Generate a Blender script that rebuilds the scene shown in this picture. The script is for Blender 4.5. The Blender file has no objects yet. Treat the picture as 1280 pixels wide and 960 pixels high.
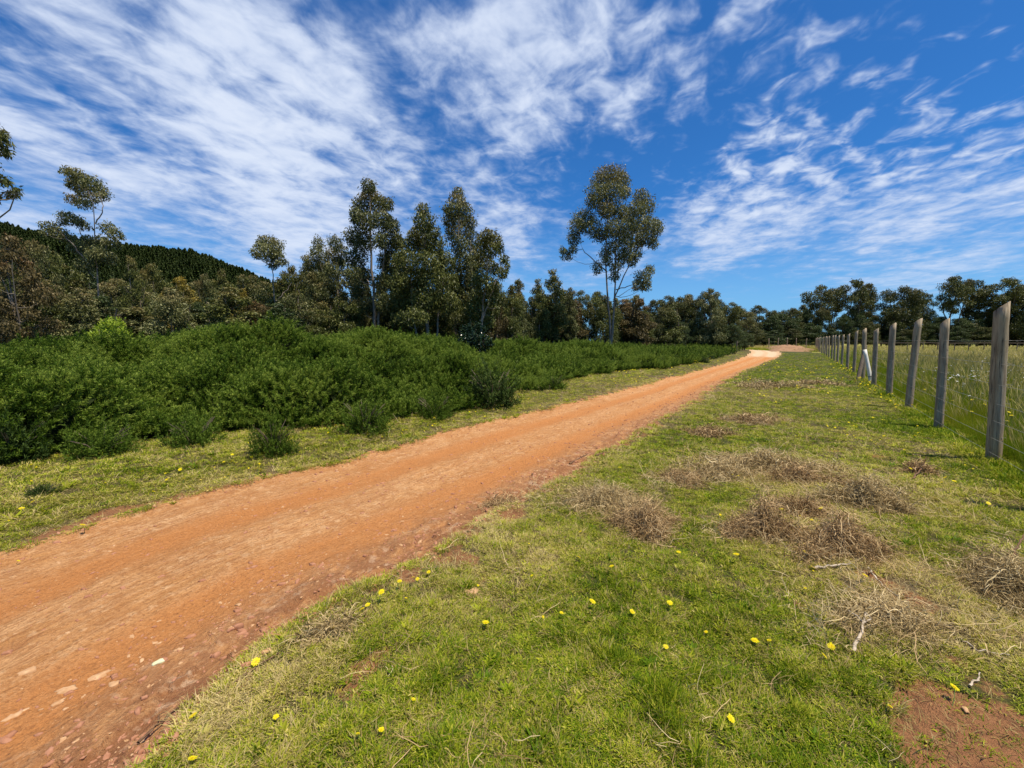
import bpy, math, random
import numpy as np
from mathutils import Vector, Matrix

# ------------------------------------------------------------------ camera / light
FPX = 520.0            # focal length in photo pixels (1280 wide)
HCAM = 1.5
HORIZON = 426.0
PITCH = math.atan((480 - HORIZON) / FPX)
C = bpy.context.scene.collection
sc = bpy.context.scene
cam = bpy.data.cameras.new('camera')
camo = bpy.data.objects.new('camera', cam)
C.objects.link(camo)
camo.location = (0, 0, HCAM)
camo.rotation_euler = (math.pi / 2 - PITCH, 0, 0)
cam.sensor_width = 36
cam.lens = FPX / 1280 * 36
cam.clip_start = 0.05
cam.clip_end = 6000
sc.camera = camo

SUN_EL, SUN_AZ = math.radians(70), math.radians(119)
sdir = Vector((math.sin(SUN_AZ) * math.cos(SUN_EL), math.cos(SUN_AZ) * math.cos(SUN_EL), math.sin(SUN_EL)))
sl = bpy.data.lights.new('sun', 'SUN')
sl.energy = 5.0
sl.angle = math.radians(0.5)
sl.color = (1.0, 0.91, 0.75)
so = bpy.data.objects.new('sun', sl)
C.objects.link(so)
so.rotation_euler = (-sdir).to_track_quat('-Z', 'Y').to_euler()

sc.view_settings.view_transform = 'Standard'
sc.view_settings.look = 'None'
sc.view_settings.exposure = 0.35
sc.view_settings.gamma = 1.0


def px_ray(px, py):
    d = Vector(((px - 640) / FPX, 1.0, -(py - 480) / FPX))
    c, s = math.cos(-PITCH), math.sin(-PITCH)
    return Vector((d.x, d.y * c - d.z * s, d.y * s + d.z * c))


def G(px, py, z=0.0):
    d = px_ray(px, py)
    t = (z - HCAM) / d.z
    return np.array((d.x * t, d.y * t))


def P(px, py, depth):
    """world point seen at a photo pixel, at forward distance depth"""
    d = px_ray(px, py)
    t = depth / d.y
    return np.array((d.x * t, depth, HCAM + d.z * t))


# ------------------------------------------------------------------ sky
def build_world():
    w = bpy.data.worlds.new('World')
    sc.world = w
    w.use_nodes = True
    nt = w.node_tree
    N, L = nt.nodes, nt.links
    N.clear()
    out = N.new('ShaderNodeOutputWorld')
    bg = N.new('ShaderNodeBackground')
    bg.inputs['Strength'].default_value = 0.068
    L.new(bg.outputs[0], out.inputs[0])
    sky = N.new('ShaderNodeTexSky')
    sky.sky_type = 'NISHITA'
    sky.sun_disc = False
    sky.sun_elevation = SUN_EL
    sky.sun_rotation = SUN_AZ
    sky.altitude = 300
    sky.air_density = 1.0
    sky.dust_density = 0.7
    sky.ozone_density = 3.0
    tint = N.new('ShaderNodeMix'); tint.data_type = 'RGBA'; tint.blend_type = 'MULTIPLY'
    tint.inputs['Factor'].default_value = 1.0
    L.new(sky.outputs[0], tint.inputs['A'])
    tint.inputs['B'].default_value = SKY_TINT
    tc = N.new('ShaderNodeTexCoord')
    sep = N.new('ShaderNodeSeparateXYZ')
    L.new(tc.outputs['Generated'], sep.inputs[0])

    def M(op, a, b=None, c=None, clamp=False):
        n = N.new('ShaderNodeMath'); n.operation = op; n.use_clamp = clamp
        for i, v in enumerate((a, b, c)):
            if v is None: continue
            if isinstance(v, (int, float)): n.inputs[i].default_value = v
            else: L.new(v, n.inputs[i])
        return n.outputs[0]
    X, Y, Z = sep.outputs
    zz = M('MAXIMUM', Z, 0.0)
    zd = M('ADD', zz, 0.09)
    u = M('DIVIDE', X, zd)
    v = M('DIVIDE', Y, zd)

    def uvn(su, sv, ou, ov, scale, detail, rough, rot=0.0, dist=0.0):
        cmb = N.new('ShaderNodeCombineXYZ')
        ca, sa = math.cos(rot), math.sin(rot)
        uu = M('ADD', M('MULTIPLY', u, ca), M('MULTIPLY', v, -sa))
        vv = M('ADD', M('MULTIPLY', u, sa), M('MULTIPLY', v, ca))
        L.new(M('ADD', M('MULTIPLY', uu, su), ou), cmb.inputs[0])
        L.new(M('ADD', M('MULTIPLY', vv, sv), ov), cmb.inputs[1])
        n = N.new('ShaderNodeTexNoise')
        n.inputs['Scale'].default_value = scale
        n.inputs['Detail'].default_value = detail
        n.inputs['Roughness'].default_value = rough
        n.inputs['Distortion'].default_value = dist
        L.new(cmb.outputs[0], n.inputs['Vector'])
        return n.outputs[0]
    streak = uvn(1.0, 0.38, 3.1, 1.7, 1.6, 6, 0.56, 0.15, 0.25)       # long bands
    broad = uvn(1.0, 0.5, 7.3, 2.2, 0.75, 3, 0.5, -0.1, 0.2)
    ripple = uvn(1.0, 0.75, 1.0, 5.0, 9.0, 3, 0.55, 0.35, 0.5)         # altocumulus grain
    fine = uvn(1.0, 0.9, 4.0, 9.0, 4.6, 7, 0.64, 0.2, 0.3)

    # broad coverage: soft lobes in direction space
    nrm = N.new('ShaderNodeVectorMath'); nrm.operation = 'NORMALIZE'
    L.new(tc.outputs['Generated'], nrm.inputs[0])
    cov = None
    for (px, py, k, a) in SKY_BLOBS:
        d = px_ray(px, py).normalized()
        dp = N.new('ShaderNodeVectorMath'); dp.operation = 'DOT_PRODUCT'
        L.new(nrm.outputs[0], dp.inputs[0]); dp.inputs[1].default_value = d
        e = M('MULTIPLY', M('EXPONENT', M('MULTIPLY', M('SUBTRACT', dp.outputs['Value'], 1.0), k)), a)
        cov = e if cov is None else M('ADD', cov, e)
    him = N.new('ShaderNodeMapRange'); him.interpolation_type = 'SMOOTHSTEP'; L.new(Z, him.inputs['Value'])
    him.inputs['From Min'].default_value = 0.18; him.inputs['From Max'].default_value = 0.36
    hi = him.outputs[0]

    def dev(n, k):
        return M('MULTIPLY', M('SUBTRACT', n, 0.5), k)
    s = M('ADD', dev(streak, 1.35), dev(broad, 0.45))
    s = M('ADD', s, dev(fine, 1.25))
    s = M('ADD', s, M('MULTIPLY', dev(ripple, 1.0), M('MULTIPLY', M('ADD', 0.85, M('MULTIPLY', M('MAXIMUM', X, 0.0), 1.9)), M('ADD', .25, hi))))
    s = M('ADD', s, cov)
    mr = N.new('ShaderNodeMapRange'); mr.interpolation_type = 'SMOOTHERSTEP'
    L.new(s, mr.inputs['Value'])
    mr.inputs['From Min'].default_value = -0.12
    mr.inputs['From Max'].default_value = 0.86
    mr.inputs['To Min'].default_value = 0.0
    mr.inputs['To Max'].default_value = 1.0
    fac = M('MULTIPLY', mr.outputs[0], 0.92)
    # thin out close to the horizon where the air takes over
    hz = N.new('ShaderNodeMapRange'); L.new(Z, hz.inputs['Value'])
    hz.inputs['From Min'].default_value = 0.03; hz.inputs['From Max'].default_value = 0.16
    hz.inputs['To Min'].default_value = 0.1; hz.inputs['To Max'].default_value = 1.0
    fac = M('MULTIPLY', fac, hz.outputs[0], clamp=True)
    cc = N.new('ShaderNodeMix'); cc.data_type = 'RGBA'
    sh = N.new('ShaderNodeMapRange'); L.new(s, sh.inputs['Value'])
    sh.inputs['From Min'].default_value = 0.15; sh.inputs['From Max'].default_value = 0.95
    L.new(sh.outputs[0], cc.inputs['Factor'])
    cc.inputs['A'].default_value = (5.4, 6.8, 9.8, 1)
    cc.inputs['B'].default_value = (9.0, 9.9, 11.6, 1)
    mix = N.new('ShaderNodeMix'); mix.data_type = 'RGBA'
    L.new(fac, mix.inputs['Factor'])
    air = N.new('ShaderNodeMix'); air.data_type = 'RGBA'
    ar = N.new('ShaderNodeMapRange'); ar.interpolation_type = 'SMOOTHSTEP'; L.new(Z, ar.inputs['Value'])
    ar.inputs['From Min'].default_value = 0.0; ar.inputs['From Max'].default_value = 0.30
    ar.inputs['To Min'].default_value = 0.55; ar.inputs['To Max'].default_value = 0.0
    L.new(ar.outputs[0], air.inputs['Factor'])
    L.new(tint.outputs['Result'], air.inputs['A']); air.inputs['B'].default_value = (3.6, 7.0, 11.0, 1)
    L.new(air.outputs['Result'], mix.inputs['A'])
    L.new(cc.outputs['Result'], mix.inputs['B'])
    L.new(mix.outputs['Result'], bg.inputs['Color'])


SKY_TINT = (0.30, 0.90, 1.52, 1)
# (pixel x, pixel y, sharpness, amount)
SKY_BLOBS = [(150, 200, 14, 0.38), (340, 220, 50, 0.42), (30, 120, 10, 0.12), (400, 90, 30, 0.12), (500, 50, 60, 0.16), (640, 110, 60, 0.30),
             (760, 70, 60, 0.28), (1000, 20, 40, 0.06), (730, 210, 110, -0.45), (510, 235, 110, -0.12), (870, 190, 200, -0.25),
             (250, 290, 220, -0.40), (640, 290, 220, 0.55), (740, 300, 200, 0.25), (900, 310, 140, 0.50), (1120, 300, 110, 0.38), (1270, 270, 110, 0.26), (1250, 140, 30, -0.06),
             (1120, 60, 30, -0.06), (1000, 130, 60, 0.10), (960, 200, 120, 0.26), (1100, 190, 60, 0.0), (240, 60, 60, 0.1), (820, 120, 120, 0.22), (900, 385, 90, -0.30), (100, 60, 50, -0.02)]
build_world()

# ------------------------------------------------------------------ numpy helpers
rng = np.random.default_rng(7)


def _hash(ix, iy, seed):
    h = (ix.astype(np.int64) * 374761393 + iy.astype(np.int64) * 668265263 + seed * 1442695041) & 0xFFFFFFFF
    h = ((h ^ (h >> 13)) * 1274126177) & 0xFFFFFFFF
    h = (h ^ (h >> 16)) & 0xFFFFFFFF
    return h / 4294967295.0


def vnoise(x, y, seed=0):
    ix, iy = np.floor(x), np.floor(y)
    fx, fy = x - ix, y - iy
    fx = fx * fx * (3 - 2 * fx); fy = fy * fy * (3 - 2 * fy)
    ix = ix.astype(np.int64); iy = iy.astype(np.int64)
    a, b = _hash(ix, iy, seed), _hash(ix + 1, iy, seed)
    c, d = _hash(ix, iy + 1, seed), _hash(ix + 1, iy + 1, seed)
    return (a * (1 - fx) + b * fx) * (1 - fy) + (c * (1 - fx) + d * fx) * fy


def fbm(x, y, scale=1.0, octs=4, seed=0, rough=0.5):
    """about -1..1"""
    s = 0; a = 1; t = 0
    for o in range(octs):
        s = s + a * (vnoise(x * scale + o * 17.3, y * scale - o * 9.1, seed + o) * 2 - 1)
        t += a; a *= rough; scale *= 2.03
    return s / t * 1.5


def sstep(a, b, x):
    t = np.clip((x - a) / (b - a), 0, 1)
    return t * t * (3 - 2 * t)


def seg_info(x, y, poly):
    """signed distance (positive to the RIGHT of the walking direction) and arc length"""
    best = np.full(x.shape, 1e18); sg = np.ones(x.shape); al = np.zeros(x.shape); acc = 0.0
    for i in range(len(poly) - 1):
        a, b = poly[i], poly[i + 1]
        d = b - a; l = np.hypot(*d)
        t = ((x - a[0]) * d[0] + (y - a[1]) * d[1]) / (l * l)
        tc = np.clip(t, 0, 1)
        dx = x - (a[0] + tc * d[0]); dy = y - (a[1] + tc * d[1])
        q = dx * dx + dy * dy
        m = q < best
        best = np.where(m, q, best)
        cr = (x - a[0]) * d[1] - (y - a[1]) * d[0]
        sg = np.where(m, np.sign(cr), sg)
        al = np.where(m, acc + tc * l, al)
        acc += l
    return np.sqrt(best) * sg, al


def ext(poly, back=15.0, fwd=0.0):
    p = [np.array(q, float) for q in poly]
    d = p[0] - p[1]; d /= np.hypot(*d)
    p.insert(0, p[0] + d * back)
    if fwd:
        d = p[-1] - p[-2]; d /= np.hypot(*d)
        p.append(p[-1] + d * fwd)
    return p


ROAD_L = ext([G(*q) for q in [(0, 690), (120, 652), (250, 617), (370, 590), (440, 571), (520, 549), (640, 520), (720, 502), (790, 485), (850, 468), (900, 456), (930, 446), (939, 440), (934, 435), (932, 430.5)]], 15, 60)
ROAD_R = ext([G(*q) for q in [(190, 960), (260, 893), (330, 828), (420, 765), (539, 699), (617, 650), (656, 626), (703, 599), (750, 572), (797, 541), (840, 519), (871, 500), (895, 484), (930, 464), (974, 446), (978, 441), (962, 436), (952, 430.5)]], 15, 60)
RH = ROAD_R[-6] - ROAD_R[1]; RH = RH / np.hypot(*RH)
FB = [(1241, 577), (1173, 535), (1136, 511), (1111, 494), (1092, 482), (1078, 474), (1067, 466), (1059, 461), (1052, 457), (1047, 454), (1043, 451.3), (1039.5, 449), (1036, 447), (1033.3, 445.2), (1031, 443.6), (1029, 442.4), (1027, 441.2), (1025, 440.2)]
FPTS = [G(*q) for q in FB]
FENCE = ext([FPTS[0], FPTS[4], FPTS[9], FPTS[17]], 30, 0)
_fe = FPTS[17]
FENCE.append(_fe + np.array((-1.0, 6.0)))
FENCE.append(_fe + np.array((-1.0, 300.0)))
THICK = ext([G(*q) for q in [(0, 592), (100, 572), (210, 552), (300, 546), (360, 552), (450, 530), (540, 519), (630, 503), (665, 487), (740, 470), (830, 462), (880, 453), (915, 444), (922, 438.5)]], 8, 10)

BARE = [(1215, 930, .17, .85), (1180, 885, .10, .55), (1270, 945, .20, .9), (1235, 985, .25, .9), (1160, 862, .09, .35), (1330, 960, .3, .8), (452, 838, .09, .75), (480, 815, .08, .6), (430, 862, .07, .5), (600, 722, .12, .5), (585, 700, .14, .5),
        (1110, 740, .22, .42), (1060, 640, .5, .15), (1130, 700, .35, .28), (1160, 770, .25, .35), (1030, 560, .6, .2), (1130, 570, .7, .3),
        (1170, 620, .5, .35), (1010, 520, .8, .25), (460, 875, .07, .7), (1050, 770, .2, .4), (690, 660, .3, .2), (80, 665, .3, .35), (430, 590, .3, .4), (1180, 820, .12, .35), (1230, 850, .12, .3)]
DRY = [(1080, 600, 1.2, .5), (1130, 720, .7, .55), (1200, 780, .5, .55), (960, 600, 1.3, .35), (760, 640, .8, .3), (560, 760, .35, .3), (380, 840, .25, .4), (300, 900, .25, .4), (900, 640, .8, .15),
       (1150, 560, 1.2, .45), (1060, 500, 2.0, .35), (640, 690, .5, .5), (900, 490, 3, .35), (700, 900, .3, .15), (1000, 690, .5, .35), (900, 520, 1.5, .3)]
LUSH = [(1240, 545, 1.5, .5), (1200, 590, .6, .3), (900, 620, .30, .45), (1100, 500, 1.5, .25), (880, 650, .3, .2), (1000, 700, .3, .2), (480, 815, .08, .2), (1120, 655, .2, .35), (860, 820, .8, .12), (620, 830, .5, .12), (1200, 700, .4, .15)]


def blobs(x, y, lst):
    s = np.zeros(x.shape)
    for px, py, r, a in lst:
        g = G(px, py)
        s = s + a * np.exp(-((x - g[0]) ** 2 + (y - g[1]) ** 2) / (r * r))
    return s


def fields(x, y):
    """everything the ground, the tufts and the stones need to know about a spot"""
    x = np.asarray(x, float); y = np.asarray(y, float)
    dl, al = seg_info(x, y, ROAD_L)          # >0 right of the left edge
    dr, ar = seg_info(x, y, ROAD_R)          # <0 left of the right edge
    n = fbm(x, y, 1.1, 4, 3) * 0.10 + fbm(x, y, 6, 3, 9) * 0.035
    al = (x - ROAD_L[1][0]) * RH[0] + (y - ROAD_L[1][1]) * RH[1] + 15
    far = sstep(20, 60, np.hypot(x, y))
    inner = np.minimum(dl, -dr) + n * (1 - 0.5 * far)
    df, _ = seg_info(x, y, FENCE)
    dt, _ = seg_info(x, y, THICK)
    w = np.maximum(dl - dr, 0.2)
    lat = np.clip(dl / w, -0.5, 1.5)
    r = np.hypot(x, y)
    noise1 = fbm(x, y, 0.9, 4, 21); noise2 = fbm(x, y, 3.2, 3, 31)
    left = (dl < 0) & (df < 0)
    bare = blobs(x, y, BARE) + sstep(0.30, 0.95, noise2 + 0.5 * noise1) * 0.35
    bare = bare + sstep(0.35, 0.0, -inner) * 0.5 * (inner < 0)
    dry = 0.22 + 0.11 * noise1 + 0.12 * noise2 + 0.15 * fbm(x, y, 11, 2, 33) + blobs(x, y, DRY) - blobs(x, y, LUSH) + np.where(left, 0.3, 0)
    dry = dry + sstep(0.5, 0.05, -inner) * 0.35
    pasture = df + 0.05 * n > 0.12
    dry = np.where(pasture, 0.25 + 0.3 * noise1 + 0.2 * sstep(8, 40, r), dry)
    return dict(inner=inner, df=df, dt=dt, lat=lat, along=al, bare=np.clip(bare, 0, 1), dry=np.clip(dry, 0, 1.2), pasture=pasture, r=r, dl=dl, dr=dr, left=left)


def height(x, y, f=None):
    x = np.asarray(x, float); y = np.asarray(y, float)
    if f is None: f = fields(x, y)
    r = f['r']
    fine = sstep(26, 8, r)
    z = 0.030 * fbm(x, y, 0.35, 3, 41)
    z = z + 0.012 * fbm(x, y, 2.2, 3, 42) * fine
    road = sstep(-0.02, 0.25, f['inner'])
    z = z - 0.045 * road
    # two wheel ruts
    for c0 in (0.30, 0.72):
        z = z - 0.034 * road * np.exp(-((f['lat'] - c0) / 0.085) ** 2) * (0.7 + 0.3 * fbm(f['along'], f['lat'], 0.6, 2, 5))
    al, lt = f['along'], f['lat'] * 2.8
    z = z + road * fine * (0.006 * fbm(al * 0.8, lt * 6, 2.0, 3, 51) + 0.005 * fbm(x, y, 14, 3, 52))
    # broken crust along the lower right edge
    edge = np.exp(-((f['inner'] - 0.28) / 0.28) ** 2) * road * sstep(0, 0.3, f['lat'] - 0.5) * fine
    cr = fbm(al * 0.6, lt, 9, 3, 61)
    z = z + edge * 0.020 * (sstep(-0.05, 0.12, cr) - 0.5)
    # ground outside: bumpy soil
    z = z + (1 - road) * fine * 0.010 * fbm(x, y, 9, 3, 71)
    z = z - 0.012 * np.clip(f['bare'], 0, 1) * (1 - road) * fine
    # the left verge climbs a little to the thicket
    z = z + 0.10 * sstep(0, 1.2, -f['dl']) * f['left']
    return z


def zat(x, y):
    return float(height(np.array([x]), np.array([y]))[0])


# ------------------------------------------------------------------ mesh helpers
def mk_mesh(name, V, F, mats=(), attrs=None, smooth=False, midx=None, UV=None):
    V = np.asarray(V, np.float32).reshape(-1, 3)
    F = np.asarray(F, np.int32)
    k = F.shape[1]
    me = bpy.data.meshes.new(name)
    me.vertices.add(len(V)); me.vertices.foreach_set('co', V.ravel())
    me.loops.add(F.size); me.loops.foreach_set('vertex_index', F.ravel())
    me.polygons.add(len(F))
    me.polygons.foreach_set('loop_start', np.arange(0, F.size, k, dtype=np.int32))
    me.polygons.foreach_set('loop_total', np.full(len(F), k, np.int32))
    if smooth: me.polygons.foreach_set('use_smooth', np.ones(len(F), bool))
    if midx is not None: me.polygons.foreach_set('material_index', np.asarray(midx, np.int32))
    for m in mats: me.materials.append(m)
    for an, av in (attrs or {}).items():
        av = np.asarray(av, np.float32)
        if av.ndim == 2:
            a = me.attributes.new(an, 'FLOAT_VECTOR', 'POINT'); a.data.foreach_set('vector', av.ravel())
        else:
            a = me.attributes.new(an, 'FLOAT', 'POINT'); a.data.foreach_set('value', av)
    me.update(calc_edges=True)
    return me


def obj(name, me, parent=None, loc=None):
    o = bpy.data.objects.new(name, me); C.objects.link(o)
    if parent: o.parent = parent
    if loc is not None: o.location = loc
    return o


def tag(o, label=None, cat=None, group=None, kind=None):
    if label: o['label'] = label
    if cat: o['category'] = cat
    if group: o['group'] = group
    if kind: o['kind'] = kind
    return o


def empty(name, loc, rz=0.0):
    o = bpy.data.objects.new(name, None); C.objects.link(o)
    o.location = loc; o.rotation_euler = (0, 0, rz); o.empty_display_size = 0.2
    return o


def nrmz(a):
    return a / np.maximum(np.linalg.norm(a, axis=-1, keepdims=True), 1e-9)


def ribbons(paths, side, width):
    """paths (n,k,3), side (n,3), width (n,k) -> quads"""
    n, k, _ = paths.shape
    s = side[:, None, :] * (width[:, :, None] * 0.5)
    V = np.stack([paths - s, paths + s], axis=2).reshape(n, k * 2, 3)
    base = (np.arange(n) * k * 2)[:, None]
    q = []
    for i in range(k - 1):
        q.append(np.stack([base[:, 0] + 2 * i, base[:, 0] + 2 * i + 1, base[:, 0] + 2 * i + 3, base[:, 0] + 2 * i + 2], axis=1))
    F = np.stack(q, axis=1).reshape(-1, 4)
    return V.reshape(-1, 3), F


def tube(path, rad, sides=7, seed=0, rough=0.0):
    path = np.asarray(path, float); rad = np.asarray(rad, float)
    k = len(path)
    t = np.gradient(path, axis=0); t = nrmz(t)
    up = np.array((0.31, 0.95, 0.05))
    a = nrmz(np.cross(t, up)); b = np.cross(t, a)
    th = np.arange(sides) / sides * 2 * math.pi
    r = rad[:, None] * np.ones(sides)[None]
    if rough:
        rg = np.random.default_rng(seed)
        r = r * (1 + rough * (rg.random((k, sides)) - 0.5))
    V = path[:, None, :] + r[..., None] * (np.cos(th)[None, :, None] * a[:, None, :] + np.sin(th)[None, :, None] * b[:, None, :])
    F = []
    for i in range(k - 1):
        for j in range(sides):
            j2 = (j + 1) % sides
            F.append((i * sides + j, i * sides + j2, (i + 1) * sides + j2, (i + 1) * sides + j))
    # close the tip with a flat quad fan onto itself
    return V.reshape(-1, 3), np.array(F, np.int32)


def join(parts):
    Vs, Fs, o = [], [], 0
    for V, F in parts:
        Vs.append(V); Fs.append(F + o); o += len(V)
    return np.concatenate(Vs), np.concatenate(Fs)


# ------------------------------------------------------------------ materials
class NB:
    def __init__(s, name):
        s.m = bpy.data.materials.new(name); s.m.use_nodes = True
        s.nt = s.m.node_tree; s.N = s.nt.nodes; s.L = s.nt.links
        s.N.clear()
        s.out = s.N.new('ShaderNodeOutputMaterial')

    def set(s, sock, v):
        if v is None: return
        if isinstance(v, bpy.types.NodeSocket): s.L.new(v, sock)
        elif isinstance(v, (tuple, list)) and len(v) == 3 and sock.type == 'RGBA': sock.default_value = (*v, 1)
        else: sock.default_value = v

    def math(s, op, a, b=None, clamp=False):
        n = s.N.new('ShaderNodeMath'); n.operation = op; n.use_clamp = clamp
        s.set(n.inputs[0], a); s.set(n.inputs[1], b)
        return n.outputs[0]

    def attr(s, name, typ='GEOMETRY', out='Fac'):
        n = s.N.new('ShaderNodeAttribute'); n.attribute_type = typ; n.attribute_name = name
        return n.outputs[out]

    def noise(s, scale, detail=3, rough=0.5, vec=None, out='Fac', dist=0.0):
        n = s.N.new('ShaderNodeTexNoise')
        n.inputs['Scale'].default_value = scale; n.inputs['Detail'].default_value = detail
        n.inputs['Roughness'].default_value = rough; n.inputs['Distortion'].default_value = dist
        if vec is None:
            vec = s.pos()
        s.L.new(vec, n.inputs['Vector'])
        return n.outputs[out]

    def pos(s):
        if not hasattr(s, '_p'):
            s._p = s.N.new('ShaderNodeNewGeometry').outputs['Position']
        return s._p

    def objc(s):
        return s.N.new('ShaderNodeTexCoord').outputs['Object']

    def mapping(s, vec, scale=(1, 1, 1), loc=(0, 0, 0)):
        n = s.N.new('ShaderNodeMapping'); s.L.new(vec, n.inputs['Vector'])
        n.inputs['Scale'].default_value = scale; n.inputs['Location'].default_value = loc
        return n.outputs[0]

    def comb(s, x, y, z=0.0):
        n = s.N.new('ShaderNodeCombineXYZ')
        s.set(n.inputs[0], x); s.set(n.inputs[1], y); s.set(n.inputs[2], z)
        return n.outputs[0]

    def mr(s, v, a, b, c=0.0, d=1.0, smooth=False):
        n = s.N.new('ShaderNodeMapRange')
        if smooth: n.interpolation_type = 'SMOOTHSTEP'
        s.set(n.inputs['Value'], v)
        for k, q in zip(('From Min', 'From Max', 'To Min', 'To Max'), (a, b, c, d)): n.inputs[k].default_value = q
        return n.outputs[0]

    def mix(s, f, a, b, mode='MIX'):
        n = s.N.new('ShaderNodeMix'); n.data_type = 'RGBA'; n.blend_type = mode
        s.set(n.inputs['Factor'], f); s.set(n.inputs['A'], a); s.set(n.inputs['B'], b)
        return n.outputs['Result']

    def rnd(s):
        return s.N.new('ShaderNodeObjectInfo').outputs['Random']

    def ramp(s, f, stops):
        n = s.N.new('ShaderNodeValToRGB'); s.L.new(f, n.inputs[0])
        el = n.color_ramp.elements
        while len(el) < len(stops): el.new(0.5)
        for e, (p, c) in zip(el, stops): e.position = p; e.color = (*c, 1)
        return n.outputs[0]

    def bump(s, h, strength, dist):
        n = s.N.new('ShaderNodeBump'); n.inputs['Strength'].default_value = strength
        n.inputs['Distance'].default_value = dist; s.L.new(h, n.inputs['Height'])
        return n.outputs[0]

    def bsdf(s, col, rough=0.9, normal=None, spec=0.3, trans=0.0, transcol=None):
        b = s.N.new('ShaderNodeBsdfPrincipled')
        s.set(b.inputs['Base Color'], col); s.set(b.inputs['Roughness'], rough)
        b.inputs['Specular IOR Level'].default_value = spec
        if normal: s.L.new(normal, b.inputs['Normal'])
        o = b.outputs[0]
        if trans:
            t = s.N.new('ShaderNodeBsdfTranslucent'); s.set(t.inputs['Color'], transcol if transcol is not None else col)
            x = s.N.new('ShaderNodeMixShader'); x.inputs[0].default_value = trans
            s.L.new(o, x.inputs[1]); s.L.new(t.outputs[0], x.inputs[2]); o = x.outputs[0]
        s.L.new(o, s.out.inputs['Surface'])
        return s.m


def mat_ground():
    b = NB('soil_and_turf')
    dry, bare = b.attr('dry'), b.attr('bare')
    n1 = b.noise(9, 5, 0.65); n2 = b.noise(60, 4, 0.7); n3 = b.noise(0.6, 4, 0.6)
    d = b.math('ADD', dry, b.math('MULTIPLY', b.math('SUBTRACT', n1, 0.5), 0.9))
    col = b.ramp(d, [(0.0, (.060, .080, .014)), (0.3, (.095, .100, .022)), (0.6, (.14, .110, .040)), (1.0, (.23, .155, .075))])
    col = b.mix(b.mr(n2, .42, .70), b.mix(0.6, col, (.045, .042, .014)), col)
    f = b.math('ADD', bare, b.math('MULTIPLY', b.math('SUBTRACT', n1, 0.5), 0.7))
    soil = b.mix(n2, (.20, .085, .035), (.40, .19, .085))
    soil = b.mix(b.mr(b.noise(22, 4, .7), .52, .64, 0, .7), soil, (.15, .07, .035))
    col = b.mix(b.mr(f, .42, .62, smooth=True), col, soil)
    col = b.mix(b.mr(b.attr('sand'), .3, .7), col, (.50, .40, .27))
    nm = b.bump(b.math('ADD', b.math('ADD', n2, b.noise(22, 4, .7)), b.noise(190, 2, .5)), 0.9, 0.018)
    return b.bsdf(col, 0.95, nm, 0.15)


def mat_road():
    b = NB('red_dirt')
    al, lat = b.attr('along'), b.attr('lat')
    v = b.comb(b.math('MULTIPLY', al, 0.55), b.math('MULTIPLY', lat, 5.5))
    s1 = b.noise(1.6, 6, 0.62, v); s2 = b.noise(7, 5, 0.7, v); n = b.noise(1.2, 4, 0.55)
    g = b.noise(55, 4, 0.7); pat = b.noise(6.5, 5, 0.6, dist=0.6)
    s3 = b.noise(24, 4, 0.7, b.comb(b.math('MULTIPLY', al, 0.35), b.math('MULTIPLY', lat, 5.5)))
    col = b.mix(b.mr(s1, .33, .68), (.47, .215, .070), (.70, .400, .185))
    col = b.mix(b.mr(n, .35, .7, 0, .55), col, (.62, .300, .105))
    col = b.mix(b.mr(s2, .45, .75, 0, .55), col, (.74, .47, .26))
    col = b.mix(b.mr(s3, .54, .38, 0, .7), col, (.33, .14, .050))
    col = b.mix(b.mr(b.noise(2.4, 6, .7, b.comb(b.math('MULTIPLY', al, 0.8), b.math('MULTIPLY', lat, 7))), .56, .66, 0, .5), col, (.27, .11, .045))
    col = b.mix(b.mr(b.noise(3.2, 6, .7, dist=.5), .42, .62, .45, 0), col, (.40, .165, .055))
    col = b.mix(b.mr(b.noise(14, 5, .7), .54, .70, 0, .6), col, (.78, .50, .27))
    # the wheel lines, compacted and a little redder
    for c0 in (0.30, 0.72):
        w = b.math('ABSOLUTE', b.math('SUBTRACT', lat, c0))
        w = b.math('MULTIPLY', b.mr(w, .03, .13, 1, 0, True), b.mr(s1, .25, .55, .45, .95))
        col = b.mix(w, col, (.50, .205, .064))
    # loose rubbly shoulder: paler grit and darker red-brown soil
    sh = b.math('MULTIPLY', b.mr(lat, .70, .93, smooth=True), b.mr(al, 15, 40, 1, .3))
    col = b.mix(b.math('MULTIPLY', sh, b.mr(pat, .34, .54)), col, (.27, .120, .055))
    col = b.mix(b.math('MULTIPLY', sh, b.mr(b.noise(11, 4, .6), .56, .68)), col, (.56, .36, .22))
    col = b.mix(b.mr(g, .50, .36, 0, .5), col, (.25, .10, .038))
    col = b.mix(b.mr(g, .60, .74, 0, .45), col, (.80, .53, .31))
    col = b.mix(b.mr(b.attr('sand'), .15, .7), col, b.mix(s2, (.46, .31, .17), (.66, .52, .36)))
    h = b.math('ADD', b.math('MULTIPLY', s2, 1.2), b.math('ADD', b.math('MULTIPLY', g, .7), b.math('MULTIPLY', b.noise(170, 3, .6), .35)))
    h = b.math('ADD', h, b.math('MULTIPLY', s3, .4))
    h = b.math('ADD', h, b.math('MULTIPLY', b.noise(14, 5, .7), 1.1))
    nm = b.bump(h, 1.0, 0.026)
    return b.bsdf(col, 0.95, nm, 0.12)


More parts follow.
